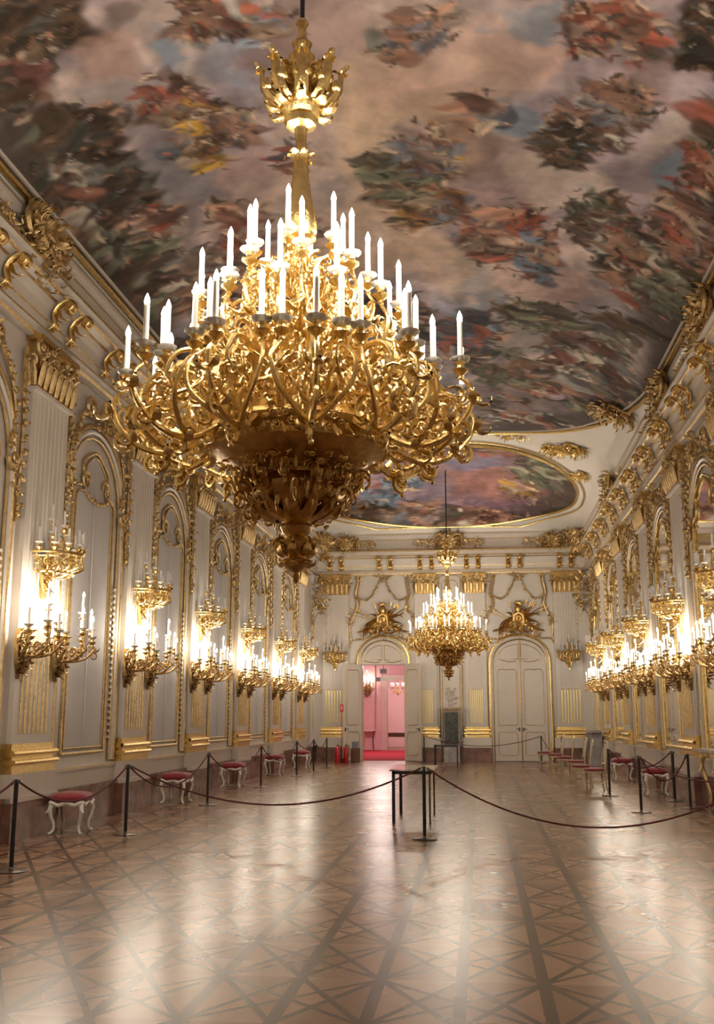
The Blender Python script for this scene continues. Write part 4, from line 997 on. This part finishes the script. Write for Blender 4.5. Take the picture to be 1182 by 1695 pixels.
# ------------------------------------------------------------------ furniture
def make_stool():
    root = empty('stool')
    s = MB(); prof_ = [(.02, .43), (.92, .43), (1.0, .445), (1.04, .48), (1.01, .515), (.88, .545), (.5, .565), (.02, .57)]
    n = 36; vs = []
    for (r, z) in prof_:
        for j in range(n):
            a = 2 * PI * j / n; c, q = math.cos(a), math.sin(a)
            vs.append((.31 * r * abs(c) ** .45 * (1 if c > 0 else -1), .25 * r * abs(q) ** .45 * (1 if q > 0 else -1), z))
    fs = [(i * n + j, i * n + (j + 1) % n, (i + 1) * n + (j + 1) % n, (i + 1) * n + j) for i in range(len(prof_) - 1) for j in range(n)]
    fs += [tuple(range(n - 1, -1, -1)), tuple((len(prof_) - 1) * n + j for j in range(n))]
    s.add(vs, fs); s.build('seat', M['velvet'], root)
    f = MB()
    for (x0, y0, x1, y1) in ((-.28, -.22, .28, -.22), (-.28, .22, .28, .22), (-.28, -.22, -.28, .22), (.28, -.22, .28, .22)):
        p = [(x0 + (x1 - x0) * t, y0 + (y1 - y0) * t, .415 + .018 * math.cos(4 * PI * t)) for t in [i / 12 for i in range(13)]]
        f.tube(p, .030, 6, nrm=(0, 0, 1), flat=1.0)
    for s_ in (-1, 1): f.merge(clump(.14, .06, .04, 10, 121), T(0, s_ * -.24, .40) if s_ > 0 else T(0, .24, .40) @ RZ(PI))
    f.build('seat_rail', M['white'], root)
    l = MB(); p = catmull([(0, 0, .43), (.035, .028, .36), (.03, .022, .26), (-.01, -.008, .15), (-.012, -.01, .07), (.02, .015, .025), (.04, .03, .02)], 5)
    l.tube(p, [.035] * 3 + taper(len(p) - 6, .032, .016) + [.02, .024, .02], 8); blob(l, (.035, .026, .022), .024)
    leaf(l, (.03, .025, .40), (.4, .3, -1), (1, .8, 0), .14, .06, .3)
    for k, (sx, sy) in enumerate(((1, 1), (-1, 1), (-1, -1), (1, -1))):
        o = l.build('leg', M['white'], root) if k == 0 else put(l0, root, (0, 0, 0), 0)
        if k == 0: l0 = o
        o.location = (sx * .25, sy * .19, 0); o.scale = (sx, sy, 1)
    return root
stool = make_stool(); ssn = snapshot(stool)
SP = [(-4.72, 14.62, PI / 2 + .1, 'left wall, nearest of the row'), (-4.74, 19.9, PI / 2, 'left wall, second of the row'), (-4.72, 24.5, PI / 2, 'left wall, third of the row'), (-4.72, 29.5, PI / 2, 'left wall, fourth of the row'),
      (-4.62, 33.4, PI / 2, 'left wall, last before the end wall'), (4.66, 23.0, PI / 2, 'right wall, nearest one'), (4.66, 28.2, PI / 2, 'right wall, behind the gilt chairs')]
for i, (x, y, r, l) in enumerate(SP):
    o = stool if i == 0 else copy_tree(ssn); o.location = (x, y, 0); o.rotation_euler[2] = r
    tag(o, 'white cabriole-leg stool with crimson seat at the ' + l, 'stool', 'crimson stools along the walls')
def make_chair():      # faces -Y
    root = empty('gilt_chair')
    s = MB(); s.lathe([(.02, .45), (.22, .45), (.245, .47), (.235, .50), (.15, .515), (.02, .52)], 28); s.build('seat', M['velvet'], root)
    f = MB(); f.lathe([(.20, .40), (.235, .405), (.24, .45), (.22, .455)], 28); f.build('seat_frame', M['pale'], root)
    l = MB(); l.lathe([(.010, 0), (.016, .02), (.013, .05), (.022, .34), (.028, .36), (.024, .42)], 10)
    for k, (x, y) in enumerate(((-.18, -.16), (.18, -.16))):
        if k == 0: l0 = l.build('leg', M['pale'], root); o = l0
        else: o = put(l0, root, (0, 0, 0), 0)
        o.location = (x, y, 0)
    for s_ in (-1, 1):
        b = MB(); b.tube(catmull([(s_ * .17, .22, 0), (s_ * .16, .18, .25), (s_ * .165, .18, .45), (s_ * .16, .21, .75), (s_ * .15, .25, .98)], 4), .019, 7); b.build('rear_leg', M['pale'], root)
    b = MB(); b.tube(catmull([(-.15, .25, .96), (-.1, .26, 1.04), (0, .265, 1.07), (.1, .26, 1.04), (.15, .25, .96)], 4), .024, 7); MB().tube([(-.16, .20, .60), (.16, .20, .60)], .018, 6).build('cross_rail', M['pale'], root)
    b.merge(clump(.1, .06, .03, 8, 131), T(0, .24, 1.08)); b.build('back_frame', M['pale'], root)
    b = MB(); b.tube([(0, .205, .60), (0, .225, .78), (0, .25, 1.03)], [.05, .085, .06], 8, flat=.3, nrm=(0, 1, 0)); b.build('back_splat', M['white'], root)
    b = MB()
    for x in (-.17, .17): b.tube([(x, -.16, .18), (x, .19, .2)], .011, 6)
    b.tube([(-.17, .02, .19), (.17, .02, .19)], .011, 6); b.build('stretcher', M['pale'], root)
    return root
chair = make_chair(); csn = snapshot(chair)
CP = [(3.52, 23.75, -1.45, 'beside a rope post'), (3.38, 25.3, -1.6, 'second from the viewer'), (3.50, 28.0, -1.5, 'third from the viewer'),
      (3.42, 30.6, -1.65, 'fourth from the viewer'), (3.30, 32.8, -1.5, 'fifth from the viewer'), (3.10, 34.9, -1.6, 'last towards the closed door')]
for i, (x, y, r, l) in enumerate(CP):
    o = chair if i == 0 else copy_tree(csn); o.location = (x, y, 0); o.rotation_euler[2] = r
    tag(o, 'gilt chair with crimson seat in the right-hand row, ' + l, 'chair', 'gilt chairs in a row on the right')

# rope posts
def make_post(r=.014, h=.95, base=.17, mat='black'):
    root = empty('rope_post')
    b = MB(); b.lathe([(base, 0), (base, .010), (base * .93, .016), (.03, .022), (.022, .05), (r, .055)], 28); b.build('base', M['bronze'], root)
    p = MB(); p.lathe([(r, .05), (r, h - .05)], 12); p.build('pole', M[mat], root)
    t = MB(); t.lathe([(r, h - .05), (r * 1.6, h - .045), (r * 1.6, h - .015), (r * 1.2, h), (.003, h + .005)], 12)
    for k in range(4):
        a = k * PI / 2; t.tube([(r * math.cos(a), r * math.sin(a), h - .02), (.035 * math.cos(a), .035 * math.sin(a), h - .01), (.042 * math.cos(a), .042 * math.sin(a), h - .035)], .005, 5)
    t.build('hook_head', M[mat], root); return root
post = make_post(); psn = snapshot(post)
thick = None
PO = {'L0': (-3.90, 10.95), 'L1': (-3.87, 14.47), 'L2': (-4.0, 19.39), 'L3': (-4.06, 24.47), 'L4': (-4.01, 29.02), 'L5': (-3.9, 31.29), 'L6': (-3.89, 33.92), 'C': (.28, 14.37), 'R0': (4.72, 13.9), 'R1': (3.75, 18.8),
      'R2': (4.74, 19.7), 'R4': (3.67, 22.54), 'F0': (-.99, 38.4), 'F1': (3.16, 37.85)}
PL = {'L0': 'rope post at the left edge, closest to the viewer', 'L1': 'rope post before the nearest stool on the left, where the long rope starts', 'L2': 'third rope post along the left wall', 'L3': 'fourth rope post along the left wall', 'L4': 'fifth rope post along the left wall',
      'L5': 'sixth rope post along the left wall', 'L6': 'last rope post along the left wall, beside the fire extinguishers', 'C': 'rope post in the middle of the hall, before the glass-topped stand', 'R0': 'rope post just outside the right edge, end of the long rope',
      'R1': 'rope post left of the near right stool', 'R2': 'slim rope post close to the right wall', 'R4': 'rope post beside the nearest gilt chair', 'F0': 'thin rope post between open door and stone pedestal', 'F1': 'rope post in front of the closed door'}
for i, (k, (x, y)) in enumerate(PO.items()):
    o = post if i == 0 else copy_tree(psn); o.location = (x, y, 0)
    tag(o, ('slim ' if k not in ('C', 'L0') else 'black ') + PL[k], 'rope post', 'rope barrier posts')
    if k in ('C', 'L0'):
        for q in kids(o):
            if q.name.startswith('pole'): q.scale = (1.7, 1.7, 1)
tp = make_post(.03, .95, .17); tp.location = (4.76, 21.35, 0); PO['R3'] = (4.76, 21.35)
tag(tp, 'thick black rope post in front of the near right stool', 'rope post', 'rope barrier posts')
def rope(a, b_, sag, label, za=.925, zb=.925):
    A = V(*PO[a] if isinstance(a, str) else a, za); B = V(*PO[b_] if isinstance(b_, str) else b_, zb); d = (B - A); h = V(d.x, d.y, 0).normalized() * .042
    A = A + h; B = B - h; P = []
    for i in range(33):
        t = i / 32; p = A.lerp(B, t); p.z -= sag * 4 * t * (1 - t); P.append(p)
    m_ = MB(); R_ = .012 
    m_.tube(P, R_, 8); o = m_.build('barrier_rope', M['rope'])
    for i0, i1 in ((0, 1), (32, 31)): MB().tube([P[i0], P[i0].lerp(P[i1], min(1, .06 / (P[i0] - P[i1]).length))], .016, 8).build('end_cap', M['bronze'], o)
    tag(o, label, 'rope', 'crimson barrier ropes')
rope('L0', 'L1', .33, 'crimson rope slung in front of the nearest left stool'); rope('L1', 'L2', .42, 'crimson rope hanging across the second left stool'); rope('L2', 'L3', .42, 'crimson rope between the third and fourth left posts')
rope('L3', 'L4', .40, 'crimson rope between the fourth and fifth left posts'); rope('L4', 'L5', .2, 'short crimson rope between the fifth and sixth left posts'); rope('L5', 'L6', .25, 'crimson rope reaching the last left post')
PO['LX'] = (-4.3, 7.6); rope('L0', 'LX', .33, 'crimson rope leaving the picture at the left edge')
rope('L1', 'C', .50, 'long crimson rope across the floor left of the middle post'); rope('C', 'R0', .72, 'long low crimson rope across the floor right of the middle post')
rope('R4', 'R3', .33, 'crimson rope from the chair post to the thick black post'); rope('R1', 'R2', .42, 'deeply sagging crimson rope below the near right stool'); rope('R1', 'R0', .25, 'crimson rope passing in front of the slim right post', zb=.93)
rope('F0', 'F1', .34, 'thin far rope in front of the end wall and closed door'); PO['FX'] = (3.75, 36.2); rope('F1', 'FX', .3, 'short far rope from the closed door to the chair row', zb=.6)
p_ = copy_tree(psn); p_.location = (3.75, 36.2, 0); tag(p_, 'rope post at the far end of the gilt chair row', 'rope post', 'rope barrier posts')
p_ = copy_tree(psn); p_.location = (-4.3, 7.6, 0); tag(p_, 'rope post outside the picture at the left', 'rope post', 'rope barrier posts')

def glass_stand(loc, w, d, h, label, thin=True):
    root = empty('glass_top_stand', loc); t = .024
    for k, (x, y) in enumerate(((-w / 2, -d / 2), (-w / 2, d / 2))):
        MB().box(x - t, x + t, y - t, y + t, 0, h - .02).build('leg', M['black'], root, smooth=False)
    for y in (-d / 2, d / 2):
        m_ = MB(); m_.tube([(w / 2, y, 0), (w / 2, y, h - .03)], .014, 8); m_.lathe([(.02, 0), (.02, .015)], 8, (w / 2, y, 0)); m_.build('slim_leg', M['bronze'], root)
    f = MB()
    for y in (-d / 2, d / 2): f.box(-w / 2 - t, w / 2 + t, y - t, y + t, h - .07, h - .02)
    for x in (-w / 2, w / 2): f.box(x - t, x + t, -d / 2, d / 2, h - .07, h - .02)
    f.build('top_frame', M['black'], root, smooth=False)
    MB().box(-w / 2 - .06, w / 2 + .08, -d / 2 - .06, d / 2 + .06, h - .02, h).build('glass_top', M['glass'], root, smooth=False)
    return tag(root, label, 'stand', 'glass-topped stands')
glass_stand((-.03, 17.3, 0), .56, 1.5, .80, 'black stand with clear glass top behind the middle rope post')
glass_stand((-.08, 34.9, 0), .72, .6, .72, 'small black stand in front of the dark stone pedestal')

# stone pedestal in the niche
root = tag(empty('stone_pedestal', (0, YE - .52, 0)), 'dark green stone pedestal with pale cap and grey base in the end-wall niche', 'pedestal')
MB().box(-.29, .29, -.25, .28, 0, .62).build('base_block', M['greymarble'], root, smooth=False)
m_ = MB(); m_.prism([(-.24, .62), (.24, .62), (.25, 1.78), (-.25, 1.78)], -.2, .2); m_.box(-.2, -.1, -.22, .2, .66, 1.7); m_.box(.1, .2, -.22, .2, .66, 1.7); m_.build('shaft', M['darkstone'], root, smooth=False)
m_ = MB(); m_.box(-.26, .26, -.22, .25, 1.78, 1.85); m_.box(-.32, .32, -.27, .25, 1.85, 1.90); m_.box(-.36, .36, -.30, .25, 1.90, 1.95); m_.build('cap', M['tan'], root, smooth=False)
m_ = MB(); m_.merge(clump(.44, .16, .06, 20, 141), T(0, -.25, .60)); m_.build('garland', M['greymarble'], root)
# grey marble fireplace at the far right corner
root = tag(empty('marble_fireplace', (5.0, 37.1, 0), -PI / 2), 'grey marble fireplace against the right wall near the far corner', 'fireplace')
m_ = MB()
for x in (-.75, .55): m_.box(x, x + .2, -.28, .1, 0, 1.08)
m_.box(-.74, .74, -.265, .09, .86, 1.085); m_.build('surround', M['greymarble'], root, smooth=False)
MB().box(-.85, .85, -.36, .1, 1.08, 1.15).build('mantel_shelf', M['greymarble'], root, smooth=False)
MB().box(-.55, .55, -.1, .1, 0, .86).build('firebox', M['darkstone'], root, smooth=False)
m_ = MB(); m_.box(-.12, .12, -.3, -.27, .8, 1.06); m_.merge(clump(.3, .2, .08, 18, 143), T(0, -.28, .95)); m_.build('keystone', M['greymarble'], root)
# console table with white top against the right wall
root = tag(empty('console_table', (5.12, 19.2, 0), -PI / 2), 'gilt wall console with white marble top under the near right mirror', 'console table')
MB().box(-.65, .65, -.24, .0, 1.0, 1.05).build('marble_top', M['paint2'], root, smooth=False)
m_ = MB(); m_.box(-.6, .6, -.16, -.02, .92, 1.0); m_.merge(clump(.9, .14, .06, 30, 151), T(0, -.16, .94)); m_.build('frieze', M['gold_dull'], root, smooth=False)
for s in (-1, 1):
    m_ = MB(); p = catmull([(s * .5, -.1, .95), (s * .56, -.13, .75), (s * .46, -.08, .5), (s * .4, -.02, .22), (s * .46, -.05, .02)], 5); m_.tube(p, taper(len(p), .05, .025), 7); leaf(m_, (s * .52, -.13, .8), (0, -.2, -1), (0, -1, 0), .25, .1, .6); m_.build('leg', M['gold_dull'], root)
# fire equipment at the far left corner
def extinguisher(loc, label, s=1):
    root = tag(empty('fire_extinguisher', loc), label, 'fire extinguisher', 'fire extinguishers')
    MB().lathe([(.09 * s, 0), (.095 * s, .02), (.095 * s, .5), (.07 * s, .57), (.03 * s, .6)], 18).build('cylinder', M['red'], root)
    m_ = MB(); m_.lathe([(.02, .58), (.02, .64)], 8); m_.tube([(0, 0, .64), (0, -.12, .66)], .012, 6); m_.tube([(0, 0, .62), (0, -.1, .61)], .01, 6); m_.build('valve', M['black'], root)
    m_ = MB(); m_.tube(catmull([(.02, 0, .61), (.12, 0, .58), (.13, 0, .35), (.11, 0, .2)], 4), .012, 6); m_.build('hose', M['black'], root)
extinguisher((-3.98, 37.2, 0), 'red fire extinguisher standing foremost by the sign pole'); extinguisher((-3.72, 37.5, 0), 'red fire extinguisher standing behind the other one')
root = tag(empty('extinguisher_stand', (-3.86, 37.45, 0)), 'dark red box stand with a pole and red sign beside the left pilaster', 'sign stand')
MB().box(-.2, .12, .1, .3, 0, .16).build('base', M['brown'], root, smooth=False)
MB().tube([(-.03, .18, .15), (-.03, .18, 1.9)], .014, 8).build('pole', M['red'], root)
m_ = MB(); m_.box(-.09, .03, .155, .165, 1.78, 2.05); m_.build('sign_plate', M['red'], root, smooth=False)
m_ = MB(); m_.lathe([(.012, 0), (.018, .03), (.018, .09), (.010, .12)], 8, (-.03, .15, 1.86)); m_.build('sign_pictogram', M['white'], root)
root = tag(empty('brochure_box', (-3.45, 38.1, 0)), 'small dark open box holding brochures between extinguishers and door', 'box')
m_ = MB(); m_.box(-.16, .16, -.13, .13, 0, .5); m_.build('bin', M['brown'], root, smooth=False)
m_ = MB()
for k in range(4): m_.box(-.13 + .07 * k, -.09 + .07 * k, -.1, .1, .5, .72 + .03 * (k % 2))
m_.build('brochures', M['grey'], root, smooth=False)

# ------------------------------------------------------------------ pink room beyond the door
AY0, AY1 = YE + .35, 52.0
OX0, OX1 = -3.50, -2.35
mb = MB(); mb.box(-5.8, OX0, AY1, AY1 + .3, 0, 5); mb.box(OX1, 0.0, AY1, AY1 + .3, 0, 5); mb.box(OX0, OX1, AY1, AY1 + .3, 3.4, 5)
mb.box(-5.8, -5.6, AY0, AY1 + 6, 0, 5); mb.box(0.0, .2, AY0, AY1 + 6, 0, 5); mb.box(-5.6, .2, AY1 + 6, AY1 + 6.3, 0, 5)
tag(mb.build('wall_anteroom', M['pink'], smooth=False), 'rose coloured walls seen through the open door', 'wall', kind=st)
tag(MB().box(-5.6, .2, AY0, AY1 + 6.3, 4.6, 4.8).build('ceiling_anteroom', M['pink'], smooth=False), 'ceiling of the rose room', 'ceiling', kind=st)
tag(MB().box(-5.6, .2, YE + .3, AY1 + 6.3, -.2, 0).build('floor_anteroom', M['parquet'], smooth=False), 'floor of the rose room', 'floor', kind=st)
tag(MB().box(-5.2, -.6, YE + .36, AY1 - .02, 0.001, .014).build('red_carpet', M['carpet'], smooth=False), 'bright red carpet beyond the open door', 'carpet')
root = tag(empty(next_trim(), (0, AY1, 0)), 'white door surround between the two rose rooms', 'door surround', kind=st)
m_ = MB(); m_.box(OX0 - .28, OX0, -.08, .1, 0, 3.45); m_.box(OX1, OX1 + .2, -.08, .1, 0, 3.45); m_.box(OX0 - .28, OX1 + .2, -.1, .1, 3.4, 3.65); m_.build('casing', M['paint'], root, smooth=False)
m_ = MB()
for x in (-4.75, -4.1): m_.tube([(x, -.03, .9), (x, -.03, 4.2)], .03, 6)
m_.tube([(-4.75, -.03, .9), (-4.1, -.03, .9)], .03, 6); m_.build('panel_moulding', M['gold_dull'], root)
o = copy_tree(lsn); o.location = (-4.48, AY1 - .02, 2.55); o.scale = (1, 1, 1); o.rotation_euler[2] = 0
tag(o, 'lit gilt sconce on the rose wall seen through the open door', 'wall sconce')
root = tag(empty('console_table', (-4.35, AY1 - .45, 0)), 'slim dark console stand on the red carpet in the rose room', 'console table')
MB().box(-.35, .3, -.18, .22, .95, 1.0).build('table_top', M['white'], root, smooth=False)
for x in (-.28, .22):
    MB().tube([(x, -.1, .95), (x * .8, -.06, .5), (x, -.1, .02)], .025, 6).build('leg', M['gold_dull'] if x < 0 else M['black'], root)
root = tag(empty('writing_table', (-3.35, AY1 + 3.5, 0)), 'brown wooden table in the farthest room', 'table')
MB().box(-.7, .7, -.35, .35, .72, .8).build('table_top', M['brown'], root, smooth=False)
MB().box(-.62, .62, -.3, .3, .58, .72).build('drawer_case', M['brown'], root, smooth=False)
for x in (-.6, .6):
    for y in (-.28, .28): MB().box(x - .03, x + .03, y - .03, y + .03, 0, .58).build('leg', M['brown'], root, smooth=False)
root = tag(empty('small_chandelier', (-3.15, AY1 + 2.2, 2.7)), 'glittering small chandelier in the farthest room', 'chandelier')
MB().tube([(0, 0, .6), (0, 0, 2.5)], .012, 6).build('suspension_rod', M['black'], root)
m_ = MB(); m_.lathe([(.01, 0), (.08, .08), (.04, .2), (.06, .4), (.02, .62)], 12)
for k in range(8):
    q = MB(); p = catmull([(.04, 0, .2), (.2, 0, .12), (.34, 0, .2), (.34, 0, .3)], 4); q.tube(p, .012, 6); leaf(q, (.2, 0, .13), (1, 0, .4), (0, 0, 1), .12, .05, 1); m_.merge(q, RZ(k * PI / 4))
m_.build('frame', M['gold'], root)
for k in range(8): add_candle(root, .34 * math.cos(k * PI / 4), .34 * math.sin(k * PI / 4), .42, s=.8, h=.18)
root = tag(empty('hanging_camera', (-2.62, YE + .8, 0)), 'grey security device and pale sign hanging behind the open doorway', 'security device')
MB().box(-.12, .12, -.1, .1, 3.25, 3.42).build('camera_box', M['grey'], root, smooth=False); MB().tube([(0, 0, 3.42), (0, 0, 4.6)], .012, 6).build('mount', M['black'], root)
MB().box(-.10, .42, -.03, .03, 2.98, 3.10).build('sign_panel', M['white'], root, smooth=False); MB().box(-.28, -.12, -.06, .06, 2.95, 3.1).build('speaker', M['grey'], root, smooth=False); MB().tube([(-.05, 0, 3.1), (-.05, 0, 3.26)], .01, 6).build('hanger', M['black'], root)

# ------------------------------------------------------------------ lights (the candle bulbs, and an added fill lamp in the rose room)
WARM = (1, .875, .73)
def lamp(loc, e, r=.06, col=WARM, nm='candle_or_fill_light'):
    l = bpy.data.lights.new(nm, 'POINT'); l.energy = e; l.color = col; l.shadow_soft_size = r
    o = bpy.data.objects.new(nm, l); COL.objects.link(o); o.location = loc; return o
KS = 52
for p in LIGHTS: lamp(p, KS, .09)
def chand_lights(c, dz, k, n):
    for i in range(n):
        a = 2 * PI * i / n
        lamp((c[0] + 1.22 * math.cos(a), c[1] + 1.22 * math.sin(a), 4.70 + dz), k * 3 / n * 4, .07)
    for i in range(4):
        a = PI / 4 + PI / 2 * i; lamp((c[0] + .6 * math.cos(a), c[1] + .6 * math.sin(a), 5.35 + dz), k * 2.2, .08)
chand_lights((-.28, 7.5), 0, 26, 8); chand_lights((.07, 34.0), .16, 22, 4)
lamp((-4.48, AY1 - .45, 3.45), 30, .08, (1, .86, .74)); lamp((-3.2, 46, 4.0), 270, .4, (1, .84, .76)); lamp((-3.0, AY1 + 2.2, 3.9), 200, .15, (1, .88, .78))  # at the sconce; added mid-room fill without a fixture; at the small chandelier
w = bpy.data.worlds.new('world'); sc.world = w; w.use_nodes = True
w.node_tree.nodes['Background'].inputs[0].default_value = (.9, .75, .6, 1); w.node_tree.nodes['Background'].inputs[1].default_value = .02

sc.cycles.caustics_reflective = False; sc.cycles.caustics_refractive = False; sc.cycles.sample_clamp_indirect = 4; sc.cycles.blur_glossy = 1.0
sc.view_settings.view_transform = 'Standard'; sc.view_settings.look = 'None'; sc.view_settings.gamma = 1; sc.view_settings.use_curve_mapping = False
sc.view_settings.exposure = 0.08
print('objects', len(COL.objects), 'lights', len(LIGHTS))
